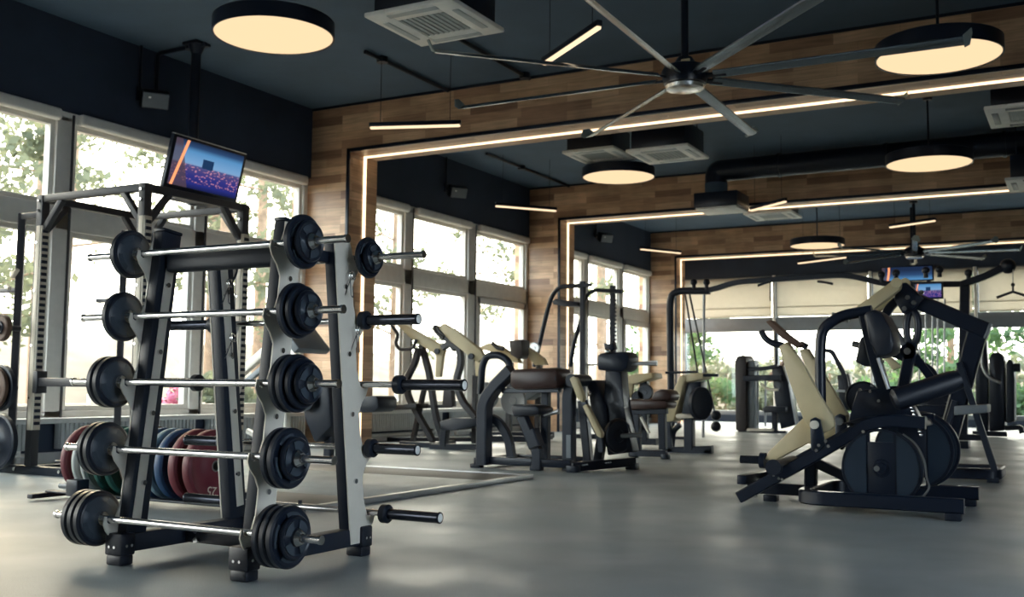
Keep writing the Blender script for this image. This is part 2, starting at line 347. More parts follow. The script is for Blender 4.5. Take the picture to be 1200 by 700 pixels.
for a, b in zip(fm, fm[1:]):
    finish('glass_pane', MB().bbox((a+.05, YF+.09, .26), (b-.05, YF+.1, 2.08), 0), M['glass'], g)
    finish('glass_pane', MB().bbox((a+.05, YF+.09, 2.4), (b-.05, YF+.1, ZW-.07), 0), M['glass'], g)
    bl = MB().bbox((a+.06, YF-.03, 2.42), (b-.06, YF-.022, ZW-.03), 0); bl.tube([(a+.06, YF-.026, 2.42), (b-.06, YF-.026, 2.42)], .016); bl.tube([(a+.06, YF-.026, 2.62), (b-.06, YF-.026, 2.62)], .012)
    finish('roller_blind', bl, M['blind'], g)
for i, y in enumerate(YB):
    t = structE('trim_%d' % (i+1), 'wood clad portal with a light strip along its inner faces')
    finish('wood_facing', MB().bbox((XL-.29, y, 0), (XO, y+PT, ZC), 0).bbox((XO, y, ZO), (XR, y+PT, ZC), 0), M['woodf'], t)
    finish('wood_soffit', MB().bbox((XO+.004, y+.004, ZO-.012), (XR, y+PT-.004, ZO-.0005), 0), M['woods'], t)
    finish('wood_reveal', MB().bbox((XO+.0005, y+.004, 0), (XO+.012, y+PT-.004, ZO-.012), 0), M['woodr'], t)
    e = MB().bbox((XO-.012, y-.012, 0), (XO+.03, y+.012, ZO+.03), .002).bbox((XO-.012, y-.012, ZO-.014), (XR, y+.012, ZO+.03), .002)
    e.bbox((XL, y-.012, ZC-.03), (XR, y+.01, ZC), .002)
    finish('black_edge_profile', e, M['black'], t)
    yl = y+.33
    finish('light_strip', MB().bbox((XO+.012, yl-.022, 0), (XO+.026, yl+.022, ZO-.012), 0).bbox((XO+.012, yl-.022, ZO-.026), (XR, yl+.022, ZO-.012), 0), M['led'], t)
b_ = MB()
for y0, y1 in ((YBK, YB[0]), (YB[0]+PT, YB[1]), (YB[1]+PT, YB[2]), (YB[2]+PT, YF)): b_.bbox((XL, y0, 0), (XL+.02, y1, .1), .003)
struct('baseboard_left', b_, M['sill'])
# radiators under the left windows
def radiator(y0, y1, label):
    t = thing('radiator', label, 'radiator', (XL+.1, (y0+y1)/2, .12), 'low radiators under the left windows')
    x0, x1 = XL+.04, XL+.13; b = MB().bbox((x0, y0, .13), (x1-.02, y1, .38), .01)
    n = int((y1-y0)/.05)
    for k in range(n):
        y = y0+(k+.5)*(y1-y0)/n; b.bbox((x1-.022, y-.015, .135), (x1, y+.015, .375), .006)
    finish('panel', b, M['radi'], t); finish('top_grille', MB().bbox((x0, y0, .378), (x1+.005, y1, .39), .003), M['white'], t)
    for y in (y0+.15, y1-.15): finish('foot', MB().bbox((x0+.02, y-.02, 0.02), (x1-.03, y+.02, .13), .004), M['white'], t)
    finish('pipe', MB().tube([(x1-.03, y0+.05, .08), (x1-.03, y1-.05, .08)], .013), M['white'], t)
radiator(4.7, 6.35, 'low ribbed radiator nearest the camera, left of the power cage')
radiator(6.6, 8.3, 'low ribbed radiator right behind the power cage')
radiator(8.5, 10.1, 'low ribbed radiator just before the first wood portal')
radiator(11.0, 13.2, 'low ribbed radiator behind the beige lever machines')
radiator(13.5, 15.9, 'low ribbed radiator before the second wood portal')
# ------------------------------------------------------------------ ceiling services
def pendant(x, y, z, r, label):
    t = thing('pendant_lamp', label, 'lamp', (x, y, z), 'round drum pendants')
    h = .13
    finish('lamp_shade', MB().lathe((x, y, z), (0, 0, 1), [(.012, r-.02), (0, r-.012), (0, r), (h-.01, r), (h, r-.012), (h, 0)], 64), M['black'], t)
    finish('diffuser', MB().lathe((x, y, z), (0, 0, 1), [(.004, 0), (.004, r*.6), (.006, r-.014), (.02, r-.014), (.02, 0)], 64), M['disc'], t)
    finish('hanging_rod', MB().cyl((x, y, z+h), (x, y, ZC), .012, 10), M['black'], t)
    finish('ceiling_canopy', MB().lathe((x, y, ZC-.03), (0, 0, 1), [(0, 0), (0, .05), (.03, .06)], 20), M['black'], t)
pendant(-5.75, 6.38, 3.58, .49, 'round drum pendant lamp nearest the left windows, in front of the first wood portal')
pendant(-1.02, 9.15, 3.50, .50, 'large round drum pendant lamp at the top right, behind a ceiling fan blade')
pendant(-5.5, 12.95, 3.58, .49, 'round drum pendant lamp hanging below the two white air conditioning cassettes')
pendant(-1.6, 13.15, 3.43, .49, 'round drum pendant lamp seen at the right just above the second light strip')
pendant(-4.35, 19.6, 3.40, .49, 'smallest and farthest round drum pendant lamp, in front of the third portal')
def linear(p, q, label):
    p, q = V(p), V(q); t = thing('tube_pendant', label, 'lamp', (p+q)/2, 'slim stick pendants')
    finish('housing', MB().beam(p+V((0, 0, .03)), q+V((0, 0, .03)), .045, .045, bev=.004), M['black'], t)
    d = (q-p).normalized()
    finish('diffuser', MB().beam(p+d*.012+V((0, 0, -.004)), q-d*.012+V((0, 0, -.004)), .04, .024, bev=.006), M['tube'], t)
    for k in (.12, .88):
        a = p.lerp(q, k); finish('hanging_wire', MB().cyl(a+V((0, 0, .05)), (a.x, a.y, ZC), .003, 6), M['black'], t)
linear((-6.56, 8.78, 3.45), (-5.64, 9.12, 3.45), 'slim stick lamp hanging level in front of the first wood header')
linear((-4.01, 7.81, 3.5), (-3.20, 7.17, 3.5), 'slim stick lamp hanging left of the near ceiling fan rod')
linear((-7.73, 13.5, 3.45), (-7.10, 14.3, 3.45), 'slim stick lamp by the dark left wall of the second bay')
linear((-7.60, 18.98, 3.45), (-7.1, 19.9, 3.45), 'slim stick lamp by the dark left wall of the third bay')
linear((-4.19, 14.69, 3.3), (-3.55, 14.16, 3.3), 'slim stick lamp hanging close to the second portal light strip')
linear((-5.0, 20.8, 3.24), (-3.95, 20.2, 3.24), 'slim stick lamp beneath the farthest round pendant')
linear((-2.88, 18.35, 3.48), (-2.10, 17.92, 3.48), 'slim stick lamp in front of the far ceiling fan rod')
def cassette(x, y, z, s, label, louv=False, hs=.86, hz=.30):
    t = thing('air_conditioner', label, 'air conditioner', (x, y, z), 'square ceiling air conditioning cassettes')
    h = s/2; b = MB()
    for k in range(4):
        a = k*math.pi/2; R = Matrix.Rotation(a, 3, 'Z'); b.box(V((x, y, z+.02))+R @ V((h*.76, 0, 0)), (h*.48, s if k % 2 == 0 else s*.53, .04), R, .012)
    finish('face_panel', b, M['white'], t)
    gr = MB().box((x, y, z+.022), (s*.53, s*.53, .02), None, .002)
    for k in range(9): gr.box((x-s*.24+k*s*.06, y, z+.008), (s*.018, s*.5, .012), None, .002)
    finish('intake_grille', gr, M['vent'], t)
    for k in range(4):
        a = k*math.pi/2; R = Matrix.Rotation(a, 3, 'Z'); finish('air_slot', MB().box(V((x, y, z-.001))+R @ V((h*.80, 0, 0)), (h*.14, s*.56, .012), R, .005), M['grey'] if louv else M['vent'], t)
    finish('housing', MB().box((x, y, z+.04+hz/2), (s*hs, s*hs, hz), None, .006), M['black'], t)
    for i in (-1, 1):
        for j in (-1, 1): finish('hanging_rod', MB().cyl((x+i*h*.7, y+j*h*.7, z+.04+hz), (x+i*h*.7, y+j*h*.7, ZC), .006, 6), M['black'], t)
    return t
cassette(-4.54, 6.93, 3.65, .82, 'square white air conditioning cassette at the top, nearest the camera', hz=.36)
cassette(-5.5, 12.30, 3.74, .72, 'square white cassette with an open grille, left one of the pair above the round lamp')
cassette(-4.47, 12.07, 3.6, .80, 'square white cassette, right one of the pair above the round lamp')
cassette(-4.52, 17.15, 3.6, .78, 'square white cassette beyond the second portal, above the far round lamp')
cassette(-.42, 11.85, 3.58, .88, 'white louvred cassette at the right edge below the first light strip', True)
cassette(-.42, 15.3, 3.47, .95, 'white louvred cassette at the right edge by the second light strip', True)
t = thing('duct_outlet', 'dark boxed outlet with a white underside hanging from the elbow of the duct', 'air vent', (-4.78, 15.2, 3.4))
finish('box', MB().box((-4.78, 15.2, 3.55), (.66, .62, .22), None, .006), M['black'], t)
finish('outlet_grille', MB().box((-4.78, 15.2, 3.425), (.62, .58, .03), None, .006), M['white'], t)
finish('neck', MB().cyl((-4.86, 15.2, 3.66), (-4.86, 15.2, 3.84), .17), M['ceil'], t)
def duct(pts, r, label, name='air_duct'):
    o = finish(name, MB().tube(pts, r, fil=.4, n=24), M['ceil']); return tag(o, label, 'duct')
t = thing('air_duct', 'thick round dark duct crossing the second bay and bending down to an outlet', 'duct', (-4.86, 15.2, 3.84))
finish('pipe', MB().tube([(-4.86, 15.2, 3.84), (-4.86, 15.2, 4.03), (XR-.01, 15.2, 4.03)], .165, fil=.2, n=28), M['black'], t)
for x in (-3.9, -2.4, -.9, .6): finish('joint_band', MB().lathe((x-.02, 15.2, 4.03), (1, 0, 0), [(0, .165), (0, .18), (.04, .18), (.04, .165)], 28), M['black'], t)
t = thing('air_duct', 'round dark duct just beyond the first portal, above the cassette pair', 'duct', (-3, 11.35, 4.03))
finish('pipe', MB().tube([(-5.1, 11.35, 4.03), (XR-.01, 11.35, 4.03)], .15, n=28), M['black'], t)
for x in (-4.2, -2.6, -1.0, .6): finish('joint_band', MB().lathe((x-.02, 11.35, 4.03), (1, 0, 0), [(0, .15), (0, .165), (.04, .165), (.04, .15)], 28), M['black'], t)
def conduit(pts, box, label):
    t = thing('ceiling_conduit', label, 'conduit', pts[0], 'thin dark conduits on the ceiling')
    finish('pipe', MB().tube(pts, .022, n=8, fil=.05), M['black'], t)
    finish('junction_box', MB().cyl(box, (box[0], box[1], box[2]-.06), .06, 16), M['black'], t)
conduit([(-6.5, 8.6, ZC-.03), (-6.5, YB[0]-.02, ZC-.03)], (-6.5, 8.9, ZC), 'dark conduit on the ceiling above the stick lamp of the first header')
conduit([(-5.42, 7.2, ZC-.03), (-5.42, YB[0]-.02, ZC-.03)], (-5.42, 10.1, ZC), 'dark conduit on the ceiling behind the nearest cassette')
conduit([(-7.77, 13.3, ZC-.03), (-7.77, YB[1]-.02, ZC-.03)], (-7.77, 14.4, ZC), 'dark conduit on the ceiling of the second bay near its corner')
conduit([(-7.8, 7.65, ZC-.03), (XL+.05, 7.65, ZC-.03), (XL+.05, 7.65, 3.75)], (-8.0, 7.65, ZC), 'thin dark conduit running from the screen pole to the wall speaker')
def speaker(y, z, label):
    x = XL+.2; t = thing('wall_speaker', label, 'speaker', (XL, y, z), 'small wall speakers')
    R = Matrix.Rotation(math.radians(-35), 3, 'Z') @ Matrix.Rotation(math.radians(25), 3, 'Y')
    finish('cabinet', MB().box((x, y, z), (.16, .27, .17), R, .012), M['black'], t)
    finish('front_grille', MB().box(V((x, y, z))+R @ V((.083, 0, 0)), (.008, .25, .15), R, .003), M['grey'], t)
    finish('badge', MB().box(V((x, y, z))+R @ V((.088, -.06, .03)), (.004, .025, .018), R, .001), M['white'], t)
    finish('bracket', MB().beam((XL, y-.03, z+.06), (x-.02, y, z), .03, .03).bbox((XL, y-.07, z), (XL+.02, y+.02, z+.14)), M['black'], t)
    finish('conduit_drop', MB().tube([(XL+.03, y-.05, z+.1), (XL+.03, y-.05, ZC)], .015), M['black'], t)
speaker(7.5, 3.66, 'small dark speaker high on the wall left of the screen pole')
speaker(13.4, 3.70, 'small dark speaker high on the wall of the second bay')
speaker(18.96, 3.72, 'small dark speaker high on the wall of the third bay')
def fan(x, y, z, r, a0, label):
    t = thing('ceiling_fan', label, 'ceiling fan', (x, y, z), 'eight blade ceiling fans')
    c = V((x, y, z))
    finish('down_rod', MB().cyl((x, y, z+.1), (x, y, ZC), .03, 16).lathe((x, y, ZC-.07), (0, 0, 1), [(0, .03), (.01, .07), (.07, .08)], 20), M['black'], t)
    finish('motor_housing', MB().lathe(c, (0, 0, 1), [(-.06, .10), (-.05, .17), (.05, .19), (.09, .17), (.12, .09), (.17, .06), (.17, 0)], 40), M['black'], t)
    finish('yellow_label', MB().box(c+V((.05, -.125, .108)), (.07, .02, .02), None, .002), M['beige'], t)
    finish('hub_cover', MB().lathe(c, (0, 0, 1), [(-.10, 0), (-.10, .10), (-.09, .15), (-.065, .16), (-.05, .155)], 40), M['chrome'], t)
    for k in range(8):
        a = a0+k*math.pi/4; d = V((math.cos(a), math.sin(a), 0)); s_ = V((-d.y, d.x, 0)); pit = math.radians(-22)
        u = s_*math.cos(pit)+V((0, 0, 1))*math.sin(pit); w = V((0, 0, 1))*math.cos(pit)-s_*math.sin(pit)
        prof = [(-.048, 0), (-.04, .014), (-.012, .021), (.018, .014), (.048, .001), (.016, -.008), (-.02, -.011), (-.04, -.009)]
        b = MB(); b.prism([c+d*.24+u*p+w*q for p, q in prof], d*(r-.26))
        bl = finish('blade', b, M['steelblue'], t)
        finish('blade_bracket', MB().beam(c+d*.15, c+d*.34, .045, .02, w, .003), M['black'], bl)
        tip = c+d*(r-.02); b = MB(); b.prism([tip-u*.07, tip+u*.07, tip+u*.085+w*.03+d*.03, tip+u*.03+w*.09+d*.05, tip-u*.04+w*.08+d*.05], d*.006)
        finish('winglet', b, M['greyblue'], bl)
M['steelblue'] = mat('fan_blade_paint', (.22, .27, .31), .24, .8); M['greyblue'] = mat('winglet_plastic', (.25, .31, .31), .45)
fan(-2.8, 7.96, 3.25, 2.1, math.radians(1), 'huge eight blade ceiling fan hanging in front of the first wood portal')
fan(-2.74, 20.2, 3.25, 1.75, math.radians(8), 'distant eight blade ceiling fan in the third bay')
# ------------------------------------------------------------------ screen on a ceiling pole
t = thing('ceiling_television', 'flat television showing a concert, on a black ceiling pole over the power cage', 'television', (-7.9, 7.65, ZC))
finish('pole', MB().tube([(-7.93, 7.65, ZC), (-7.93, 7.65, 2.75)], .05, n=16).box((-7.93, 7.65, ZC-.015), (.2, .2, .03)).lathe((-7.93, 7.65, ZC-.12), (0, 0, 1), [(0, .05), (.1, .09)], 16), M['black'], t)
R = Matrix.Rotation(math.radians(2), 3, 'Z') @ Matrix.Rotation(math.radians(14), 3, 'Y'); tc_ = V((-7.80, 7.70, 2.915))
finish('casing', MB().box(tc_, (.05, 1.04, .53), R, .008), M['black'], t)
finish('screen', MB().box(tc_+R @ V((.026, 0, .008)), (.004, .96, .46), R, .0005), screen_mat('concert_screen', 1, (-.43, -1.55), (.53, -1.10)), t)
finish('top_edge_strip', MB().box(tc_+R @ V((.0, 0, .268)), (.05, 1.02, .012), R, .002), M['alu'], t)  # pale aluminium strip along the top of the casing
finish('mount_bracket', MB().bbox((-7.93, 7.5, 2.8), (-7.82, 7.8, 3.0), .004), M['black'], t)
finish('media_shelf', MB().bbox((-7.95, 7.35, 2.56), (-7.72, 8.05, 2.60), .004).bbox((-7.90, 7.4, 2.60), (-7.76, 7.9, 2.64), .004).bbox((-7.94, 7.62, 2.55), (-7.9, 7.7, 2.85), .002), M['black'], t)
finish('shelf_lip', MB().bbox((-7.722, 7.35, 2.575), (-7.71, 8.05, 2.605), .002), M['cream'], t)
# ------------------------------------------------------------------ barbell rack in the foreground
LV = (.185, .470, .750, 1.030, 1.302)
XLs, XRs = -3.53, -2.85
def yf(z): return 3.13+.15*z/1.4
def yr(z): return 3.76-.17*z/1.4
t = thing('barbell_rack', 'tall black and silver two sided rack holding ten barbells in the foreground', 'barbell rack', (-3.19, 3.45, 0))
for x in (XLs, XRs):
    for fy, sg, top in ((yf, 1, 1.40), (yr, -1, 1.37)):
        p, q = V((x, fy(.08), .08)), V((x, fy(top), top))
        u = finish('upright', MB().beam(p, q, .055, .105, (0, 1, 0), .005), M['satin'], t)
        finish('top_cap', MB().beam(q, q+(q-p).normalized()*.015, .06, .11, (0, 1, 0), .004), M['black'], u)
        for z in (.33, .62, .88, 1.17): finish('bolt', MB().cyl((x+(.028), fy(z), z), (x+.042, fy(z), z), .011, 12), M['chrome'], u)
        xo = x-.034 if x == XLs else x+.0285
        prof = []; f0 = lambda z: fy(z)-sg*.0535
        prof.append((f0(top), top))
        for z in LV[::-1]:
            for s_, dz in ((0, .062), (.012, .022), (.022, -.010), (.042, -.019), (.056, -.012), (.061, .012), (.071, .014), (.075, -.018), (.060, -.045), (.026, -.080), (0, -.125)):
                if z+dz < .06 or z+dz > top-.004: continue
                prof.append((f0(z+dz)-sg*s_, z+dz))
        prof.append((f0(.06), .06)); prof += [(fy(.06)+sg*.0535, .06), (fy(top)+sg*.0535, top)]
        finish('hook_plate', MB().prism([(xo, a, b) for a, b in prof], (.006, 0, 0)), M['silver'], t)
        if x == XLs: finish('inner_facing', MB().beam(p+V((.029, 0, .1)), q+V((.029, 0, -.08)), .004, .045, (0, 1, 0), .001), M['silver'], u)
    finish('base_rail', MB().bbox((x-.032, 3.06, .05), (x+.032, 3.83, .125)), M['satin'], t)
    for y in (3.085, 3.80):
        ft = finish('foot', MB().box((x, y, .085), (.098, .075, .09), None, .008).box((x, y, .021), (.085, .07, .042), None, .008), M['vinyl'], t)
        finish('foot_bolt', MB().cyl((x+.049, y-.012, .08), (x+.053, y-.012, .08), .006, 10).cyl((x+.049, y+.014, .08), (x+.053, y+.014, .08), .006, 10).cyl((x-.02, y-.0375, .075), (x-.02, y-.041, .075), .006, 10).cyl((x+.01, y-.0375, .075), (x+.01, y-.041, .075), .006, 10), M['chrome'], ft)
finish('cross_member', MB().bbox((XLs+.03, 3.41, .055), (XRs-.03, 3.47, .125)), M['satin'], t)
finish('cross_bolt', MB().cyl((XLs+.11, 3.408, .11), (XLs+.11, 3.39, .11), .012, 12).cyl((XLs+.11, 3.408, .07), (XLs+.11, 3.39, .07), .012, 12), M['chrome'], t)
finish('top_beam', MB().bbox((XLs+.028, yf(1.27)-.03, 1.225), (XRs-.028, yf(1.27)+.03, 1.325), .02, 3), M['satin'], t)
for x in (XLs+.025, XRs-.025): finish('top_brace', MB().bbox((x-.02, yf(1.3)+.04, 1.27), (x+.02, yr(1.3)-.04, 1.32)), M['satin'], t)
def disc(x, y, z, r, w, side, lobes=True):
    """rubber coated plate, outward face towards side (+1 = +x)"""
    e = .008; b = MB(); a = V((side, 0, 0)); c = V((x, y, z))
    b.lathe(c, a, [(0, .016), (0, r*.80), (.003, r*.84), (.001, r*.93), (e, r), (w-e, r), (w-.001, r*.93), (w-.003, r*.86), (w-.007, r*.80), (w-.007, r*.42), (w-.001, r*.36), (w, .03), (w, .016)], 44)
    return b
def face_lobes(x, y, z, r, w, side, a0=.3, n=4):
    b = MB(); ro, ri = r*.80, r*.42; xx = x+side*(w-.0075)
    for k in range(n):
        a1 = a0+k*2*math.pi/n; sp = 2*math.pi/n*.62; m = 9
        pts = [(xx, y+ro*math.cos(a1+sp*j/m), z+ro*math.sin(a1+sp*j/m)) for j in range(m+1)]+[(xx, y+ri*math.cos(a1+sp*j/m), z+ri*math.sin(a1+sp*j/m)) for j in range(m, -1, -1)]
        b.prism(pts, (side*.0055, 0, 0))
    return b
def plate_barbell(y, z, x0, x1, rl, rr, label, xa=XLs, xb=XRs, inl=-3.618, inr=-2.695):
    """chrome bar from x0 to x1; rl / rr = plate radii from the inside out"""
    t = thing('barbell', label, 'barbell', (inl, y, z), 'barbells loaded with black rubber plates')
    finish('bar', MB().tube([(inl+.0, y, z), (inr-.0, y, z)], .0145, n=16), M['chrome'], t)
    for side, rs, xs, xe in ((-1, rl, inl, x0), (1, rr, inr, x1)):
        x = xs
        finish('inner_collar', MB().lathe((x, y, z), (side, 0, 0), [(-.02, .0135), (-.02, .028), (0, .030), (0, .0135)], 24), M['chrome'], t)
        for i, r in enumerate(rs):
            w = (.036 if side < 0 else .033) if r > .1 else .029 if r > .09 else .025
            pl = finish('weight_plate', disc(x, y, z, r, w, side), M['rubber'], t)
            if i == len(rs)-1 or rs[i+1] < r-.02: finish('raised_face', face_lobes(x, y, z, r, w, side, .5+i), M['gloss'], pl)
            elif side < 0: pass
            if side < 0 and i == 0: finish('raised_face', face_lobes(xs-w+.004, y, z, r, w, 1, .9+r*7), M['gloss'], pl)
            if side < 0 and i == 0: finish('inner_face', MB().lathe((xs+.003, y, z), (1, 0, 0), [(0, .03), (.0, r*.5), (-.003, r*.76), (-.004, r*.78)], 44), M['gloss'], pl)
            x += side*(w+.001)
        finish('lock_collar', MB().lathe((x, y, z), (side, 0, 0), [(0, .016), (0, .030), (.006, .032), (.014, .027), (.022, .022), (.022, .016)], 24), M['chrome'], t)
        finish('sleeve_end', MB().lathe((x, y, z), (side, 0, 0), [(0, .0145), (abs(xe-x)-.012, .0145), (abs(xe-x)-.012, .017), (abs(xe-x), .017), (abs(xe-x), 0)], 20), M['chrome'], t)
FB = {}
fr = lambda z: yf(z)-.0535-.042
rows = [('lowest', (.114, .114, .114), (.116, .116, .116, .082), -3.89, -2.455), ('second lowest', (.112, .112), (.114, .114, .082), -3.88, -2.43),
        ('middle', (.109, .109), (.111, .111, .096, .078), -3.90, -2.44), ('second highest', (.106, .08), (.108, .096, .077), -3.89, -2.45), ('top', (.105, .085), (.107, .083), -3.90, -2.46)]
for (nm, l, r, a, b), z in zip(rows, LV):
    plate_barbell(fr(z), z, a, b, l, r, 'chrome barbell with black plates on the %s front hooks of the rack' % nm)
rb = lambda z: yr(z)+.0535+.042
plate_barbell(rb(LV[4]), LV[4], -3.92, -2.46, (.09, .07), (.090, .066), 'chrome barbell with two small plates per end on the top rear hooks of the rack', inl=-3.59, inr=-2.765)
def sleeve_barbell(y, z, xl, xr, L, label):
    t = thing('barbell', label, 'barbell', (xl, y, z), 'empty barbells with thick black sleeves')
    finish('bar', MB().tube([(xl, y, z), (xr, y, z)], .0135, n=14), M['chrome'], t)
    for s_, x in ((-1, xl), (1, xr)):
        finish('flange', MB().lathe((x, y, z), (s_, 0, 0), [(-.002, .0135), (-.002, .030), (.004, .041), (.032, .041), (.040, .034), (.040, .02)], 28), M['rubber'], t)
        sl = finish('sleeve', MB().lathe((x+s_*.038, y, z), (s_, 0, 0), [(0, .0235), (L-.01, .0235), (L-.004, .0255), (L, .0245), (L, .017)], 28), M['blacksleeve'], t)
        finish('chrome_end', MB().lathe((x+s_*.038, y, z), (s_, 0, 0), [(L-.002, .0215), (L+.001, .017), (L+.001, 0)], 24), M['white'], sl)
M['blacksleeve'] = mat('black_chrome_sleeve', (.035, .04, .055), .2, .6)
for (nm, a, b, L), z in zip([('lowest', -3.63, -2.75, .265), ('second lowest', -3.645, -2.808, .225), ('middle', -3.80, -2.64, .31), ('second highest', -3.665, -2.808, .265)], LV):
    sleeve_barbell(rb(z), z, a, b, L, 'bare barbell with thick black sleeves on the %s rear hooks of the rack' % nm)
def spring_clip(c, d, label, s=1):
    c, d = V(c), V(d).normalized(); t = thing('spring_clip', label, 'barbell clip', c, 'wire barbell clips hung on the rack')
    e = d.orthogonal().normalized(); f = d.cross(e); pts = []
    for k in range(29):
        a = k/28*2*math.pi*1.8; pts.append(c+e*.019*s*math.cos(a)+f*.019*s*math.sin(a)+d*.006*k/28*3)
    b = MB().tube(pts, .0022, n=6)
    finish('coil', b, M['chrome'], t)
    for q in (-1, 1):
        dn = V((.25*q, -.2, -1)).normalized(); p0 = c+V((0, 0, -.019*s)); p1 = p0+dn*.075*s; p2 = p1+V((.012*q, 0, -.01)); p3 = p0+dn*.02*s+V((.014*q, 0, -.012))
        finish('handle_loop', MB().tube([p0, p1, p2, p3], .0022, n=6, fil=.008), M['chrome'], t)
spring_clip((XRs+.05, yr(1.21)+.02, 1.22), (1, .3, 0), 'wire spring clip hanging on the rear right upright below the top bar')
spring_clip((XRs+.05, yr(.98)+.045, .985), (1, .3, 0), 'wire spring clip hanging on the rear right upright at the height of the second bar')
spring_clip((XLs+.05, yr(1.2)-.01, 1.21), (1, .3, 0), 'wire spring clip hanging on the rear left upright below the top bar')
spring_clip((XLs+.05, yr(.95)-.01, .96), (1, .3, 0), 'wire spring clip hanging on the rear left upright under the second bar')
# ------------------------------------------------------------------ floor rack of bumper plates
t = thing('plate_storage_rack', 'low black floor rack holding a row of coloured bumper plates', 'weight rack', (-5.0, 4.72, 0))
for y, x0, x1 in ((4.548, -5.88, -4.10), (4.772, -5.88, -4.10)):
    finish('rail', MB().bbox((x0, y-.03, .046), (x1, y+.03, .061)), M['satin'], t)
for x in (-5.42, -4.10):
    finish('end_block', MB().box((x, 4.395, .11), (.10, .09, .10)), M['black'], t)
    for y in (4.40, 4.89): finish('levelling_foot', MB().lathe((x, y, 0), (0, 0, 1), [(0, 0), (0, .035), (.014, .035), (.02, .012), (.07, .012), (.07, 0)], 16), M['rubber'], t)
for x in (-4.10, -5.42, -5.88): finish('cross_piece', MB().box((x, 4.66, .03), (.05, .5, .03)), M['black'], t)
finish('peg', MB().cyl((-5.47, 4.40, .115), (-5.58, 4.40, .115), .018), M['grey'], t)
def bumper(x, y, z, r, w, m, label, num=None, lm='letter'):
    t = thing('bumper_plate', label, 'weight plate', (x, y, z), 'coloured bumper plates in the floor rack')
    b = MB().lathe((x-w, y, z), (1, 0, 0), [(0, .026), (0, r*.45), (.008, r*.5), (.008, r*.85), (0, r*.9), (.006, r-.003), (.012, r), (w-.012, r), (w-.006, r-.003), (w, r*.9), (w-.008, r*.85), (w-.008, r*.5), (w, r*.45), (w, .026)], 56)
    finish('disc', b, m, t)
    finish('hub_ring', MB().lathe((x-w-.001, y, z), (1, 0, 0), [(0, .025), (0, .034), (w+.002, .034), (w+.002, .025), (0, .025)], 28), M['steel'], t)
    if num:
        for a in (math.radians(262), math.radians(82)):
            cu = bpy.data.curves.new('number', 'FONT'); cu.body = num; cu.size = r*.38; cu.extrude = .001; cu.align_x = 'CENTER'; cu.align_y = 'CENTER'
            tmp = bpy.data.objects.new('number', cu); COL.objects.link(tmp); bpy.context.view_layer.update(); me = bpy.data.meshes.new_from_object(tmp); bpy.data.objects.remove(tmp); me.materials.clear(); me.materials.append(M[lm])
            o = bpy.data.objects.new('number', me); COL.objects.link(o); o.parent = t
            rr = r*.68; loc = V((.0-.0065, rr*math.cos(a), rr*math.sin(a)))
            o.matrix_local = Matrix.Translation(loc) @ Matrix.Rotation(a-math.pi/2, 4, 'X') @ Matrix(((0, 0, 1, 0), (1, 0, 0, 0), (0, 1, 0, 0), (0, 0, 0, 1)))
    return t
RB = .215; zb = .145+.02-.012+.155
def bz(r): return .15+math.sqrt(max((r+.02)**2-.26**2, 0)) if r > .25 else .15+.13
for x, w, m, lb, nm in ((-4.64, .075, 'maroon', 'dark red bumper plate marked 25, rightmost in the floor rack', '25'), (-4.755, .075, 'maroon', 'dark red bumper plate, second from the right in the floor rack', '25'),
        (-4.875, .065, 'blue', 'dark blue bumper plate directly left of the dark red pair', '20'), (-4.965, .06, 'lightblue', 'faded light blue bumper plate between two dark blue ones', '20'), (-5.05, .06, 'blue', 'dark blue bumper plate left of the faded light blue one', '20'),
        (-5.32, .05, 'green', 'green bumper plate, right one of the green pair', '10'), (-5.42, .05, 'green', 'green bumper plate beside the white ones', '10'), (-5.53, .045, 'whiter', 'white bumper plate with a dark number, right one of the white pair', '5'),
        (-5.61, .045, 'whiter', 'white bumper plate, left one of the white pair', '5'), (-5.70, .06, 'maroon', 'dark red bumper plate at the far left end of the floor rack', '25')):
    bumper(x+.09, 4.66, .262, RB, w*.84, M[m], lb, nm, 'rubber' if m == 'whiter' else 'letter')
t = bumper(-5.08, 4.67, .268, .22, .06, M['brown'], 'brown rubber plate just left of the dark blue ones', None)
# ------------------------------------------------------------------ power cage
t = thing('power_cage', 'tall brown grey power cage with perforated uprights by the left window', 'power rack', (-7.0, 6.2, 0))
CP = dict(A=(-7.6, 5.70), B=(-6.4, 5.70), C=(-6.4, 6.78), D=(-7.6, 6.78)); TZ = 2.30
M['cage'] = mat('cage_steel', (.028, .028, .033), .45)
for k, (x, y) in CP.items():
    u = finish('post', MB().bbox((x-.0375, y-.0375, .07), (x+.0375, y+.0375, TZ)), M['cage'], t)
    sgn = 1 if k in 'AD' else 1
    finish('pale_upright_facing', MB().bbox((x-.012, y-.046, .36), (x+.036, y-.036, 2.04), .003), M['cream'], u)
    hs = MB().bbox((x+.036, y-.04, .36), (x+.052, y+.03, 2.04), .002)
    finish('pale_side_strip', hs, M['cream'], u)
    te = MB()
    for i in range(32): te.bbox((x+.050, y-.035, .40+i*.051), (x+.062, y+.02, .427+i*.051), .004)
    finish('hole_pattern', te, M['black'], u)
    for z in (TZ-.05, TZ-.13, .62, 1.05, 1.5, 1.9): finish('bolt', MB().cyl((x, y-.0375, z), (x, y-.052, z), .011, 10), M['chrome'], u)
def bar_(a, b, w=.06, h=.06, m='cage', nm='crossbar', par=None): return finish(nm, MB().beam(a, b, w, h), M[m], par or t)
P3 = lambda k, z: V((*CP[k], z))
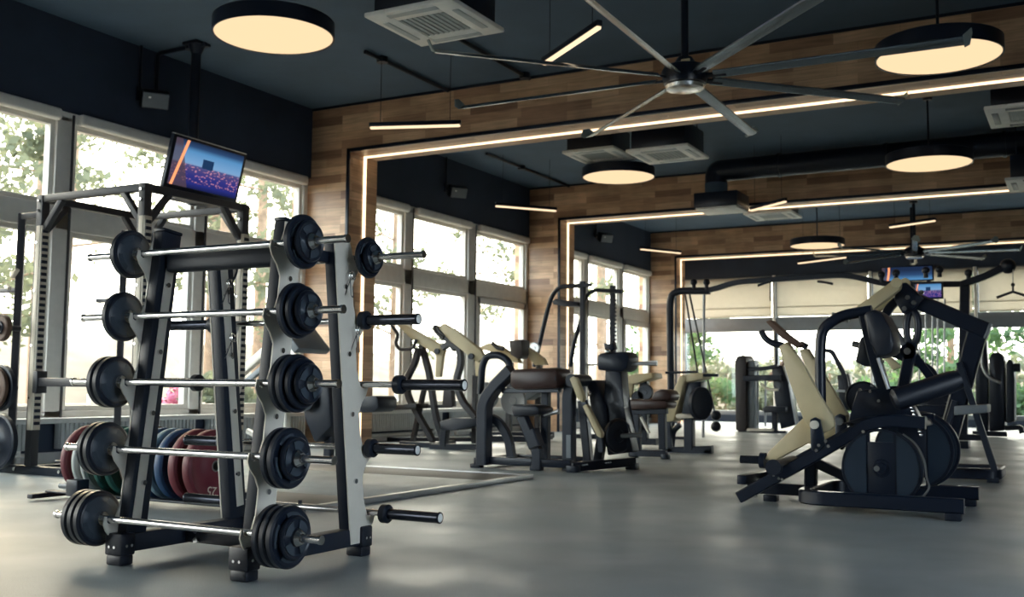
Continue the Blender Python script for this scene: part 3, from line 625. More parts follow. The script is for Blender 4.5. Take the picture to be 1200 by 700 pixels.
for a, b in ('AB', 'BC', 'CD', 'DA'):
    bar_(P3(a, TZ-.03), P3(b, TZ-.03), .06, .06)
    d = (P3(b, 0)-P3(a, 0)).normalized()
    for q, s_ in ((a, 1), (b, -1)):
        finish('gusset', MB().beam(P3(q, TZ-.30)+d*.03*s_, P3(q, TZ-.05)+d*.24*s_, .05, .05), M['cage'], t)
    if a+b != 'AB': bar_(P3(a, .035), P3(b, .035), .07, .07, 'black', 'base_rail')
bar_((-8.2, 5.70, .035), (-6.36, 5.70, .035), .07, .07, 'black', 'base_rail')
finish('base_bolt', MB().cyl((-7.75, 5.663, .04), (-7.75, 5.65, .04), .014).cyl((-7.2, 5.663, .04), (-7.2, 5.65, .04), .014).cyl((-7.02, 5.663, .04), (-7.02, 5.65, .04), .014), M['chrome'], t)
for y in (5.70, 6.78):
    bar_((-7.6, y, .75), (-6.4, y, .75), .07, .07, 'cage', 'safety_bar')
    finish('safety_bracket', MB().bbox((-7.565, y-.05, .66), (-7.51, y+.05, .84)), M['cage'], t)
    bar_((-7.86, y, .07), (-7.86, y, 2.17), .06, .06, 'cage', 'storage_post'); bar_((-7.86, y, 2.14), (-7.6, y, 2.14), .05, .05, 'cage', 'storage_link'); bar_((-7.86, y, 1.52), (-8.2, y, 1.52), .04, .04, 'cage', 'storage_arm')
finish('hook_pin', MB().tube([(-7.9, 5.66, 1.66), (-7.84, 5.62, 1.62), (-7.78, 5.62, 1.68)], .02, fil=.03).tube([(-7.9, 5.62, 1.55), (-7.84, 5.60, 1.52)], .018), M['cream'], t)
finish('floor_band_post', MB().tube([(-7.0, 5.66, .08), (-7.0, 5.66, .14), (-6.42, 5.66, .16)], .012).tube([(-7.25, 5.66, .12), (-6.42, 5.66, .16)], .01), M['black'], t)
for z in (1.19, .70, .265): finish('storage_peg', MB().cyl((-7.80, 5.68, z), (-7.80, 5.33, z), .024), M['cage'], t)
def yplate(x, y, z, r, w, m, label):
    t = thing('weight_plate', label, 'weight plate', (x, y, z), 'weight plates on the cage pegs')
    finish('disc', MB().lathe((x, y, z), (0, -1, 0), [(0, .025), (0, r*.9), (.005, r), (w-.005, r), (w, r*.92), (w-.01, r*.86), (w-.01, r*.42), (w, r*.36), (w, .025)], 44), M[m], t)
    finish('hub', MB().lathe((x, y, z), (0, -1, 0), [(w-.01, .026), (w+.004, .03), (w+.004, .05), (w-.006, .055)], 28), M['satin'], t)
yplate(-7.80, 5.54, 1.19, .11, .05, 'brown', 'small brown plate on the top peg at the left edge of the cage')
yplate(-7.80, 5.55, .70, .19, .05, 'rubber', 'medium black plate on the middle peg of the cage, inner one'); yplate(-7.80, 5.49, .70, .17, .04, 'brown', 'medium dark plate on the middle peg of the cage, outer one')
yplate(-7.80, 5.56, .265, .225, .05, 'rubber', 'large black plate on the lowest peg at the left edge')
# ------------------------------------------------------------------ lifting platform
t = thing('lifting_platform', 'low lifting platform with an aluminium edge strip behind the barbell rack', 'platform', (-5.1, 6.3, 0))
finish('centre_panel', MB().bbox((-6.25, 5.55, .0), (-4.08, 7.1, .026), .002), M['floor'], t)
for a, b in ((5.02, 5.54), (7.11, 7.68)): finish('rubber_mat', MB().bbox((-6.25, a, 0), (-4.08, b, .027), .002), M['oak'], t)
finish('edge_strip', MB().bbox((-4.08, 4.98, 0), (-4.03, 7.72, .036), .004), M['alu'], t)
finish('edge_strip', MB().bbox((-6.29, 7.68, 0), (-4.03, 7.72, .036), .004), M['alu'], t); finish('edge_strip', MB().bbox((-6.29, 4.98, 0), (-4.03, 5.02, .036), .004), M['alu'], t)
# ------------------------------------------------------------------ training machines
def poly(uv, y, th, bev=.006): return MB().prism([at(u, v, y=y) for u, v in uv], (0, th, 0), bev)
def ptube(uv, y, r, fil=.06, **k): return MB().tube([at(u, v, y=y) for u, v in uv], r, fil=fil, **k)
def prect(uv, y, w, h, fil=.06): return MB().sweep([at(u, v, y=y) for u, v in uv], 0, rect=(w, h), up=(0, 1, 0), fil=fil)
M['dgloss'] = mat('dark_blue_gloss', (.022, .035, .055), .3)
def ydisc(u, v, y, r, w, lip=True):
    return MB().lathe(at(u, v, y=y), (0, -1, 0), [(0, .02), (0, r*.9), (.006, r), (w-.006, r), (w, r*.94), (w-.008, r*.88), (w-.008, r*.30), (w, r*.26), (w, .02), (w, 0)] if lip else [(0, 0), (0, r), (w, r), (w, 0)], 48)
def fin_(n, mb, m, p, label=None): return finish(n, mb, M[m], p, label)
# --- lever machine at the right foreground
yN, yM, yB = 6.62, 7.08, 7.52
t = thing('lever_leg_machine', 'plate loaded lever machine with long beige arms and big discs, right foreground', 'gym machine', (-1.2, 7.05, 0))
fin_('base_frame', MB().sweep([(-.66, yN, .085), (-1.60, yN, .085), (-1.60, yB, .085), (-.66, yB, .085)], 0, rect=(.085, .075), up=(0, 0, 1), fil=.16), 'black', t)
for x, y in ((-.72, yN), (-.72, yB), (-1.90, yM)): fin_('foot', MB().box((x, y, .022), (.09, .08, .044)), 'rubber', t)
fin_('front_rail', MB().beam((-2.0, yM, .085), (-1.58, yM, .085), .07, .075), 'black', t)
for y in (6.80, 7.36):
    r_ = fin_('inclined_rail', prect([(867, 583), (945, 540), (1000, 508), (1015, 498), (1040, 493), (1085, 496)] if y < 7 else [(880, 572), (955, 530), (1010, 500), (1030, 492), (1055, 489), (1095, 492)], y, .085, .075, .12), 'black', t)
fin_('rail_crossbar', MB().beam((-2.02, 6.80, .155), (-2.02, 7.36, .15), .06, .06), 'black', t)
bo = [at(907, 557, y=6.755), at(913, 561, y=6.755), at(917, 562, y=6.755), at(886, 582, y=6.755)]
for p in bo: fin_('bolt', MB().cyl(p, p+V((0, -.012, 0)), .009, 10), 'chrome', t)
for uv, uv2, y, nm in (([(912, 406), (923, 400), (941, 428), (958, 460), (976, 488), (978, 500), (968, 507), (952, 506), (941, 492), (926, 450)],
                    [(941, 490), (900, 530), (896, 539), (907, 541), (953, 516), (972, 503), (965, 488)], 6.66, 1),
                   ([(936, 410), (947, 408), (966, 440), (995, 488), (994, 499), (984, 505), (970, 498), (955, 460)], [(972, 492), (950, 512), (945, 520), (955, 522), (985, 508), (990, 498)], 7.46, 2)):
    a = fin_('lever_arm', poly(uv, y, .055, .012), 'beige', t); fin_('lower_arm', poly(uv2, y+.056, .05, .01), 'beige', a)
    c = (955, 498) if nm == 1 else (984, 494)
    fin_('pivot_bracket', poly([(c[0]-6, c[1]-6), (c[0], c[1]-9), (c[0]+6, c[1]-6), (c[0]+12, c[1]+25), (c[0]+2, c[1]+34), (c[0]-5, c[1]+28)], y-.035, .03), 'black', a)
    fin_('pivot_bolt', MB().cyl(at(*c, y=y-.035), at(*c, y=y-.035)+V((0, -.03, 0)), .026), 'silver' if nm == 1 else 'grey', a)
for u, v, y in ((968, 517, 6.61), (971, 523, 6.61), (960, 522, 6.61), (957, 528, 6.61), (996, 520, 6.78), (1012, 506, 6.75), (1008, 457, 6.97), (1022, 452, 6.97), (1030, 470, 6.97), (1037, 440, 6.97), (1046, 462, 6.97), (1062, 497, 6.88), (1035, 424, 6.95), (1020, 459, 6.97)):
    p = at(u, v, y=y); fin_('bolt', MB().cyl(p, p+V((0, -.014, 0)), .010, 10), 'chrome', t)
fin_('foot_board', poly([(897, 377), (903, 375), (921, 391), (939, 404), (934, 408), (915, 396)], 6.64, .10), 'brown', t)
fin_('hand_grip', ptube([(892, 388), (896, 396), (905, 403), (918, 405)], 6.69, .021), 'vinyl', t)
fin_('hand_grip', ptube([(938, 403), (946, 407)], 7.40, .022), 'vinyl', t)
fin_('peg_flange', MB().cyl(at(897, 540, y=6.74), at(891, 539.5, y=6.74), .05), 'black', t)
fin_('weight_peg', MB().tube([at(893, 539.5, y=6.74), at(868, 538.5, y=6.74)], .026, n=18), 'blacksleeve', t)
fin_('lower_roller', MB().cyl(at(906, 548, y=6.70), at(906, 548, y=6.70)+V((0, .5, 0)), .05), 'rubber', t)
fin_('strut', prect([(951, 534), (950, 572)], 7.0, .075, .075), 'black', t)
fin_('inclined_strut', prect([(957, 543), (1006, 566)], 7.0, .06, .06), 'black', t)
fin_('rear_strut', prect([(998, 522), (998, 570)], 7.3, .07, .07), 'black', t)
cd = (1033, 549)
for (u, v), y, r in ((cd, 6.80, .238), ((1070, 529), 7.36, .245), ((1077, 527), 7.44, .25)):
    c = at(u, v, y=y-.05); b = MB()
    b.lathe(c, (0, 1, 0), [(0, r*.93), (0, r*.985), (.006, r), (.044, r), (.05, r*.985), (.05, r*.93), (0, r*.93)], 56)
    for s_ in (-1, 1):
        a_ = [math.radians(q_) for q_ in range(-72, 73, 6)]
        b.prism([c+V((s_*max(.95*r*math.cos(q_), r*.30), .005, .95*r*math.sin(q_))) for q_ in a_], (0, .04, 0))
    b.bbox(c+V((-r*.33, .004, -r*.66)), c+V((r*.33, .046, r*.66)), .003)
    d = fin_('weight_disc', b, 'rubber', t)
    for s_ in (-1, 1):
        ang = [math.radians(a) for a in range(-66, 67, 6)]
        fin_('raised_segment', MB().prism([c+V((s_*max(.92*r*math.cos(a), r*.36), 0, .92*r*math.sin(a))) for a in ang], (0, -.006, 0), .0), 'dgloss', d)
    fin_('disc_hub', MB().lathe(c, (0, -1, 0), [(0, .055), (.012, .05), (.012, .035), (.03, .03), (.03, 0)], 28), 'black', d)
    fin_('hub_bolt', MB().cyl(c+V((-.02, -.03, 0)), c+V((-.02, -.05, 0)), .018, 12), 'chrome', d)
fin_('disc_axle', MB().cyl(at(*cd, y=6.80), at(*cd, y=6.80)+V((0, .66, 0)), .028), 'steel', t)
fin_('arched_tube', ptube([(962, 500), (961, 412), (963, 385), (985, 370), (1022, 364)], 7.1, .036, .2, n=14), 'black', t)
fin_('back_pad', poly([(1011, 368), (1025, 362), (1034, 367), (1043, 385), (1048, 402), (1046, 413), (1036, 418), (1025, 417), (1019, 400)], 6.95, .30, .022), 'vinyl', t)
fin_('pad_support', prect([(1014, 370), (1024, 415), (1038, 462)], 7.02, .075, .075, .05), 'black', t)
fin_('chrome_slide', ptube([(1029, 420), (1041, 456)], 6.96, .012), 'steel', t)
fin_('hip_pad', poly([(1008, 395), (1016, 394), (1020, 428), (1013, 430), (1002, 424)], 7.3, .16, .015), 'vinyl', t)
fin_('roll_pad', MB().lathe(at(1046, 470, y=6.86), at(1117, 447, y=6.98)-at(1046, 470, y=6.86), [(0, 0), (0, .05), (.02, .07), (.36, .068), (.42, .058), (.42, 0)], 28), 'vinyl', t)
fin_('roll_end_cap', MB().cyl(at(1117, 447, y=6.98), at(1121, 446, y=6.98), .045), 'grey', t)
fin_('gear_housing', poly([(1004, 458), (1050, 452), (1066, 470), (1078, 492), (1060, 498), (1012, 498), (992, 500), (998, 480)], 6.98, .16, .012), 'black', t)
fin_('seat_pad', poly([(985, 497), (1010, 489), (1060, 486), (1082, 492), (1086, 500), (1020, 500)], 6.90, .34, .012), 'vinyl', t)
d = fin_('small_disc', ydisc(1012, 467, 7.56, .118, .04), 'rubber', t); c = at(1013, 467, y=7.515); fin_('hub_bolt', MB().cyl(c, c+V((0, -.02, 0)), .018, 12), 'chrome', d)
fin_('swing_lever', prect([(1058, 458), (1069, 402)], 7.2, .08, .07), 'black', t)
c = at(1064, 412, y=7.16); fin_('lever_pivot', MB().cyl(c, c+V((0, .14, 0)), .05).cyl(c, c+V((0, -.02, 0)), .02), 'black', t); fin_('pivot_bolt', MB().cyl(c+V((0, -.02, 0)), c+V((0, -.035, 0)), .022, 12), 'chrome', t)
fin_('swing_strut', prect([(1070, 415), (1098, 452)], 7.25, .05, .05), 'black', t)
ch = MB()
for k in range(9):
    p = at(1068+k*1.4, 478+k*4, y=6.84); ch.ball(p, .011, seg=8)
fin_('chain', ch, 'chrome', t)
fin_('guide_cable', ptube([(1058, 509), (1074, 520), (1084, 540), (1086, 562), (1090, 572), (1080, 585)], 6.70, .006, .05, n=6), 'steel', t)
fin_('side_peg', MB().cyl(at(975, 370, y=7.3), at(995, 374, y=7.3), .024), 'steel', t)
fin_('side_peg', MB().cyl(at(999, 403, y=7.4), at(1012, 406, y=7.4), .022), 'steel', t)
# --- tall lever row machine behind it
y2 = 9.3
t = thing('lever_row_machine', 'tall black lever machine with a beige arm and sloping top beam, behind the disc machine', 'gym machine', (-1.3, 9.7, 0))
fin_('top_beam', prect([(1058, 346), (1157, 388)], y2, .12, .13), 'black', t)
fin_('beam_end_cap', MB().box(at(1158, 388.5, y=y2), (.02, .13, .13), Matrix.Rotation(.35, 3, 'Y')), 'grey', t)
fin_('main_column', prect([(1146, 388), (1117, 492), (1102, 548)], y2+.02, .13, .15, .1), 'black', t)
fin_('front_leg', prect([(1124, 425), (1166, 552)], y2-.06, .05, .05), 'satin', t)
fin_('rear_leg', prect([(1119, 470), (1095, 552)], y2-.06, .05, .05), 'satin', t)
fin_('base_frame', MB().sweep([at(1075, 553, y=9.55), at(1166, 556, y=9.55), at(1166, 556, y=9.55)+V((0, .55, 0)), at(1075, 553, y=9.55)+V((0, .55, 0))], 0, rect=(.09, .10), up=(0, 0, 1), fil=.05), 'black', t)
for u in (1090, 1163):
    p = at(u, 553, y=9.5); fin_('foot', MB().box((p.x, p.y+.05, .02), (.09, .08, .04)), 'rubber', t)
fin_('seat_plate', poly([(1118, 476), (1157, 474), (1157, 484), (1118, 487)], y2-.1, .34, .01), 'grey', t)
fin_('seat_beam', prect([(1050, 482), (1125, 481)], y2+.08, .09, .09), 'black', t)
for k, (y, du) in enumerate(((y2-.22, 0), (y2+.34, 10))):
    a = fin_('lever_arm', poly([(996+du, 370), (1003+du, 360), (1047+du, 328), (1056+du, 331), (1055+du, 339), (1019+du, 366), (1008+du, 371)], y, .08, .014), 'beige', t)
    p = at(1051+du, 332, y=y-.01); fin_('pivot_cap', MB().cyl(p, p+V((0, -.03, 0)), .042), 'beige', a)
fin_('lever_bracket', poly([(1050, 333), (1062, 331), (1082, 350), (1072, 362), (1058, 368), (1048, 352)], y2-.1, .22), 'black', t)
fin_('curved_lever', prect([(1060, 345), (1040, 362), (1034, 385), (1038, 420)], y2, .06, .07, .15), 'black', t)
fin_('loop_handle', MB().sweep([at(1069+7*math.cos(a), 384+20*math.sin(a), y=y2-.04) for a in [k*math.pi/9 for k in range(18)]], .03, closed=True), 'black', t)
fin_('loop_handle', ptube([(1040, 372), (1050, 390), (1060, 405), (1072, 412)], y2+.25, .03, .1), 'grey', t)
fin_('lower_beige_link', poly([(1036, 420), (1042, 418), (1056, 430), (1046, 434)], y2, .1), 'beige', t)
fin_('cross_link', prect([(1040, 412), (1090, 432), (1112, 470)], y2+.1, .06, .06, .05), 'black', t)
for u, v in ((1064, 349), (1071, 355), (1060, 362), (1080, 343)):
    p = at(u, v, y=y2-.12); fin_('bolt', MB().cyl(p, p+V((0, -.02, 0)), .02, 12), 'chrome', t)
# --- padded bench machine in the middle
y3 = 8.45
t = thing('padded_bench_machine', 'black machine with a bent square tube frame and a long brown black pad, at centre', 'gym machine', (-4.7, 8.6, 0))
fin_('bent_frame', prect([(567, 545), (568, 472), (580, 454), (600, 434)], y3, .14, .105, .1), 'satin', t)
fin_('upper_hoop', ptube([(599, 440), (597, 424), (586, 416), (570, 417), (565, 430), (563, 462)], y3+.12, .034, .12), 'satin', t)
fin_('long_pad', poly([(597, 436), (601, 433), (650, 431), (653, 435), (653, 452), (650, 456), (602, 457), (597, 452)], y3-.08, .30, .03), 'vinyl_brown', t)
fin_('pad_roll', MB().cyl(at(651, 444, y=y3+.02), at(651, 444, y=y3+.02)+V((.05, .0, 0)), .10), 'vinyl', t)
fin_('pad_beam', prect([(590, 458), (656, 457)], y3+.05, .07, .05), 'black', t)
fin_('seat_pad', poly([(598, 477), (602, 474), (627, 475), (632, 479), (631, 486), (601, 489)], y3-.05, .30, .02), 'vinyl', t)
fin_('seat_strut', prect([(612, 488), (630, 530)], y3+.06, .09, .09), 'black', t)
fin_('adjuster_sleeve', prect([(622, 505), (629, 524)], y3+.05, .12, .12), 'satin', t)
fin_('stub_post', prect([(630, 526), (630, 549)], y3+.02, .09, .09), 'satin', t)
fin_('rear_post', prect([(640, 456), (639, 540)], y3+.22, .075, .075), 'satin', t)
fin_('curved_leg', prect([(576, 490), (584, 494), (596, 512), (600, 540)], y3+.10, .07, .075, .12), 'satin', t)
fin_('base_rail', MB().beam((-5.02, y3+.04, .07), (-4.05, y3+.04, .07), .08, .07), 'black', t)
fin_('cross_rail', MB().beam((-4.97, y3-.05, .06), (-4.97, y3+.75, .06), .08, .07), 'black', t)
fin_('rear_rail', MB().beam((-4.97, y3+.7, .06), (-4.2, y3+.7, .06), .07, .07), 'black', t)
fin_('chrome_lever', ptube([(638, 487), (655, 482)], y3+.1, .02), 'steel', t)
for x, y in ((-5.0, y3+.0), (-4.40, y3+.04), (-4.97, y3+.70)): fin_('foot', MB().box((x, y, .02), (.10, .09, .04)), 'rubber', t)
# --- lever machine beside it
y4 = 8.75
t = thing('disc_press_machine', 'compact black machine with two short beige levers and one disc, right of the bench machine', 'gym machine', (-3.85, 8.9, 0))
fin_('front_post', prect([(667, 552), (667, 465), (671, 448)], y4-.2, .11, .10, .04), 'satin', t)
fin_('pale_placard', poly([(663.5, 510), (668.5, 510), (668.5, 537), (663.5, 537)], y4-.262, .006, 0), 'grey', t)
fin_('roller_pad', MB().cyl(at(669, 446, y=y4-.30), at(669, 446, y=y4-.30)+V((0, .34, 0)), .055), 'vinyl', t)
fin_('upper_lever', poly([(667, 444), (671, 441), (675, 443), (684, 466), (682, 472), (676, 467)], y4-.32, .07, .01), 'beige', t)
fin_('lower_lever', poly([(682, 476), (687, 474), (705, 508), (704, 514), (699, 511)], y4-.30, .07, .01), 'beige', t)
fin_('lever_shank', prect([(684, 470), (704, 515), (705, 530)], y4-.2, .05, .05), 'black', t)
fin_('machine_head', poly([(699, 418), (703, 414), (732, 412), (737, 418), (735, 432), (728, 436), (700, 434)], y4, .26, .02), 'black', t)
fin_('head_column', poly([(709, 432), (728, 432), (730, 478), (742, 530), (712, 534), (706, 500)], y4+.04, .16, .012), 'black', t)
fin_('seat_shell', poly([(687, 447), (697, 445), (709, 478), (712, 500), (700, 505), (692, 480)], y4+.0, .30, .02), 'vinyl', t)
fin_('inner_frame', prect([(683, 470), (690, 545)], y4+.15, .08, .08), 'black', t); fin_('inner_frame', prect([(712, 470), (700, 548)], y4+.12, .08, .08), 'black', t)
d = fin_('weight_disc', MB().lathe(at(722, 511, y=y4-.02), (.90, -.43, 0), [(0, 0), (0, .14), (.01, .155), (.04, .155), (.05, .14), (.04, .125), (.04, .06), (.05, .05), (.05, 0)], 40), 'rubber', t)
fin_('disc_peg', MB().cyl(at(726, 511, y=y4-.02), at(752, 510, y=y4+.05), .02), 'steel', d)
fin_('cross_handle', ptube([(734, 426), (770, 427)], y4+.1, .016), 'steel', t)
fin_('top_clamp', poly([(707, 402), (713, 404), (718, 401), (720, 409), (714, 413), (709, 411)], y4+.1, .08, .008), 'black', t)
fin_('chrome_knob', MB().ball(at(712, 412, y=y4-.02), .025), 'chrome', t); fin_('chrome_knob', MB().ball(at(691, 462, y=y4-.2), .02), 'chrome', t)
fin_('base_rail', MB().beam(at(668, 548, y=y4-.28), at(742, 541, y=y4+.35), .09, .08), 'black', t)
for k in range(6):
    p = at(683+k*2.5+(k > 2)*20, 545.5-k*.4-(k > 2)*1.5, y=y4-.245+(k > 2)*.12); fin_('base_bolt', MB().box(p, (.015, .02, .015)), 'grey', t)
for u, v, y in ((672, 553, y4-.27), (741, 545, y4+.35)):
    p = at(u, v, y=y); fin_('foot', MB().box((p.x, p.y, .03), (.10, .10, .06)), 'rubber', t)
# --- pair of beige lever machines in the second bay
def beige_lever(y, label, arm, armdown, back, front, extra):
    t = thing('beige_lever_machine', label, 'gym machine', at(505, 520, y=y)*1.0 if False else (at(505, 520, y=y).x, y, 0), 'beige lever machines in the second bay')
    for k, dy in enumerate((0, .5)):
        a = fin_('lever_arm', poly(arm, y+dy, .07, .012), 'beige', t)
        fin_('arm_drop', poly(armdown, y+dy+.072, .05, .01), 'beige', a)
        p = at(*extra['pivot'], y=y+dy-.01); fin_('pivot_bolt', MB().cyl(p, p+V((0, -.03, 0)), .035), 'satin', a)
    fin_('handle_loop', ptube(extra['handle'], y-.03, .022, .05), 'cage', t)
    fin_('rear_tube', prect(back, y+.12, .08, .07, .1), 'cage', t)
    fin_('front_tube', prect(front, y+.22, .08, .07, .1), 'cage', t)
    return t
ya = 10.95
t = beige_lever(ya, 'beige lever machine nearest the first wood pillar, with crossed legs and a small seat',
    [(465, 381), (470, 378), (514, 403), (521, 410), (519, 417), (510, 416), (480, 396)], [(511, 412), (520, 412), (516, 442), (510, 442)],
    [(490, 408), (487, 425), (476, 445), (478, 465), (508, 518)], [(494, 404), (503, 437), (510, 485), (519, 516)],
    dict(pivot=(513, 412), handle=[(458, 380), (467, 393), (463, 402), (468, 410), (484, 409), (488, 398)]))
fin_('seat_pad', poly([(458, 475), (487, 473), (488, 479), (460, 481)], ya, .30, .012), 'cage', t)
fin_('cross_leg', prect([(498, 452), (484, 516)], ya+.3, .06, .06), 'cage', t)
fin_('seat_bar', prect([(486, 477), (530, 476)], ya+.25, .04, .04), 'cage', t)
fin_('counterweight_cover', poly([(520, 452), (528, 450), (530, 477), (518, 477)], ya+.2, .1), 'dusk', t)
fin_('base_rail', prect([(470, 521), (526, 524)], ya-.05, .08, .08), 'black', t); fin_('rear_rail', prect([(455, 515), (560, 515)], ya+.75, .06, .06), 'black', t)
fin_('side_rail', MB().beam(at(500, 522, y=ya-.05), at(500, 522, y=ya-.05)+V((-.1, .8, 0)), .06, .06), 'black', t)
for u in (475, 523):
    p = at(u, 524, y=ya-.05); fin_('foot', MB().box((p.x, p.y, .025), (.08, .08, .05)), 'rubber', t)
yb = 10.55
t = beige_lever(yb, 'beige lever machine beside the bench machine, its beige arm sloping down to the right',
    [(513, 384), (519, 379), (533, 387), (563, 410), (567, 418), (560, 425), (548, 416), (526, 399)], [(556, 414), (566, 414), (562, 441), (557, 441)],
    [(511, 384), (520, 396), (537, 402), (541, 425), (534, 447), (541, 470), (558, 490)], [(534, 410), (528, 402), (519, 408)],
    dict(pivot=(553, 418), handle=[(510, 381), (509, 386), (513, 392), (520, 396)]))
fin_('seat_bench', poly([(515, 494), (530, 490), (560, 491), (560, 500), (530, 505), (516, 505)], yb, .3, .012), 'satin', t)
fin_('seat_post', prect([(522, 500), (520, 523)], yb+.1, .09, .09), 'black', t)
fin_('base_rail', prect([(505, 524), (570, 524)], yb+.1, .07, .07), 'black', t)
fin_('rear_stay', prect([(557, 440), (556, 520)], yb+.35, .06, .06), 'cage', t)
# --- third beige machine farther back
yc = 12.9
t = thing('beige_press_machine', 'beige and black press machine seen above the long brown black pad', 'gym machine', (-6.8, 13, 0))
fin_('left_arm', poly([(558, 408), (572, 402), (586, 405), (606, 420), (610, 426), (598, 424), (576, 413)], yc, .1, .012), 'beige', t)
fin_('right_arm', poly([(611, 410), (618, 407), (636, 420), (640, 428), (626, 428)], yc+.1, .1, .012), 'beige', t)
fin_('weight_cover', poly([(596, 399), (611, 398), (612, 416), (607, 421), (598, 416)], yc-.1, .25, .012), 'dusk', t)
fin_('grip', ptube([(577, 402), (583, 408), (590, 409)], yc-.05, .03), 'cage', t)
fin_('side_disc', ydisc(603, 470, yc-.3, .19, .05), 'grey', t); fin_('side_disc', ydisc(571, 464, yc-.2, .19, .05), 'grey', t)
fin_('seat_back', poly([(612, 436), (626, 434), (630, 462), (616, 470)], yc, .3, .02), 'grey', t)
for u in (560, 598, 632): fin_('frame_post', prect([(u, 425), (u-2, 506)], yc+.25, .08, .08), 'cage', t)
fin_('base_rail', prect([(552, 509), (648, 510)], yc+.25, .09, .08), 'black', t)
fin_('front_rail', prect([(570, 514), (625, 515)], yc-.35, .08, .08), 'black', t)
for u in (573, 622): fin_('side_rail', MB().beam(at(u, 514, y=yc-.35), at(u, 514, y=yc-.35)+V((0, .6, 0)), .07, .07), 'black', t)
# --- rack with a perforated post in the third bay
yd = 14.2
t = thing('half_rack', 'dark half rack with a curved stay and a perforated post before the second portal opening', 'power rack', (-6.6, yd, 0))
fin_('curved_stay', ptube([(626, 430), (634, 395), (642, 362), (647, 346), (656, 336), (683, 335)], yd, .035, .3), 'satin', t)
fin_('front_post', prect([(683, 330), (683, 512)], yd, .075, .075), 'satin', t)
fin_('top_hook', prect([(681, 335), (693, 334)], yd-.02, .06, .05), 'satin', t)
fin_('top_tube', ptube([(685, 352), (689, 344), (698, 340), (729, 342)], yd+.15, .03, .1), 'satin', t)
fin_('back_pad', poly([(647, 353), (651, 350), (662, 352), (677, 354), (678, 359), (660, 359), (648, 357)], yd-.05, .2, .01), 'vinyl', t)
fin_('lower_stay', ptube([(668, 430), (673, 400), (682, 372)], yd+.1, .035), 'satin', t)
p1 = fin_('perforated_post', prect([(718, 335), (717, 512)], yd+.2, .07, .07), 'satin', t)
te = MB()
for k in range(16): te.box(at(720.5, 352+k*4.6, y=yd+.15), (.035, .05, .028), None, .004)
te.beam(at(720.5, 350, y=yd+.15), at(720.2, 424, y=yd+.15), .03, .01)
fin_('hole_pattern', te, 'black', p1)
fin_('base_rail', prect([(660, 512), (724, 512)], yd+.05, .08, .08), 'black', t)
fin_('lever_disc', ydisc(627, 408, yd-.1, .085, .04), 'steel', t)
fin_('crossbar', prect([(683, 428), (770, 424)], yd+.1, .03, .03), 'steel', t)
# --- brown padded bench
ye = 10.6
t = thing('brown_padded_bench', 'low bench with a glossy brown pad behind the disc machine', 'bench', (-4.0, ye, 0))
fin_('flat_pad', poly([(734, 472), (738, 468), (779, 469), (783, 473), (781, 479), (738, 481)], ye, .3, .02), 'vinyl_brown', t)
fin_('arched_pad', poly([(762, 469), (766, 460), (774, 456), (783, 458), (787, 464), (785, 470)], ye, .28, .02), 'vinyl_brown', t)
fin_('spine', prect([(738, 483), (782, 482)], ye+.1, .06, .06), 'black', t)
for u in (746, 776): fin_('leg', prect([(u, 483), (u+1, 527)], ye+.12, .08, .08), 'black', t)
fin_('base_rail', prect([(738, 531), (781, 532)], ye+.05, .07, .07), 'black', t)
fin_('angled_stay', ptube([(751, 489), (761, 508)], ye-.02, .018), 'silver', t)
for u in (741, 778):
    p = at(u, 533, y=ye); fin_('foot', MB().box((p.x, ye+.05, .025), (.08, .08, .05)), 'rubber', t)
t = thing('beige_press_machine', 'beige topped machine just behind the brown padded bench', 'gym machine', (-4.8, 12.4, 0))
fin_('top_panel', poly([(728, 444), (742, 439), (764, 437), (765, 443), (746, 449), (730, 452)], 12.3, .35, .012), 'beige', t)
fin_('side_panel', poly([(728, 450), (742, 447), (740, 466), (729, 468)], 12.32, .06, .01), 'beige', t)
fin_('column', prect([(755, 447), (755, 505)], 12.5, .10, .10), 'black', t); fin_('column', prect([(732, 462), (734, 505)], 12.5, .08, .08), 'black', t)
fin_('pulley_disc', ydisc(757, 460, 12.25, .10, .04), 'rubber', t); fin_('pulley_disc', ydisc(748, 466, 12.25, .08, .04), 'rubber', t)
fin_('base_rail', prect([(724, 517), (770, 518)], 12.5, .08, .08), 'black', t); fin_('lower_column', prect([(755, 500), (755, 517)], 12.5, .1, .1), 'black', t); fin_('lower_column', prect([(734, 500), (734, 517)], 12.5, .08, .08), 'black', t)
# --- beige padded leg machine by the cable station
yg = 11.75
t = thing('leg_extension_machine', 'beige padded leg machine with a dark disc, left of the cable station tower', 'gym machine', (-4.1, 11.9, 0))
fin_('back_pad', poly([(795, 442), (800, 439), (804, 443), (796, 468), (790, 493), (784, 495), (776, 493), (778, 486), (786, 466)], yg, .36, .02), 'beige', t)
fin_('top_panel', poly([(802, 439), (823, 437), (824, 444), (804, 448)], yg+.02, .34, .01), 'beige', t)
fin_('body', poly([(805, 449), (821, 447), (821, 492), (797, 492)], yg+.06, .25, .012), 'black', t)
fin_('weight_disc', MB().lathe(at(823, 473, y=yg), (.93, -.37, 0), [(-.05, 0), (-.05, .19), (0, .19), (.006, .17), (0, .15), (0, 0)], 40), 'satin', t)
fin_('seat_pad', poly([(791, 487), (794, 485), (818, 486), (818, 490), (793, 491)], yg-.05, .36, .008), 'cream', t)
fin_('column', prect([(808, 490), (808, 527)], yg+.1, .11, .11), 'black', t); fin_('front_leg', prect([(783, 494), (785, 527)], yg+.1, .07, .07), 'black', t)
fin_('arched_leg', ptube([(787, 527), (789, 505), (797, 498)], yg+.15, .035, .08), 'black', t)
fin_('base_rail', prect([(778, 529), (835, 527)], yg+.1, .09, .09), 'black', t)
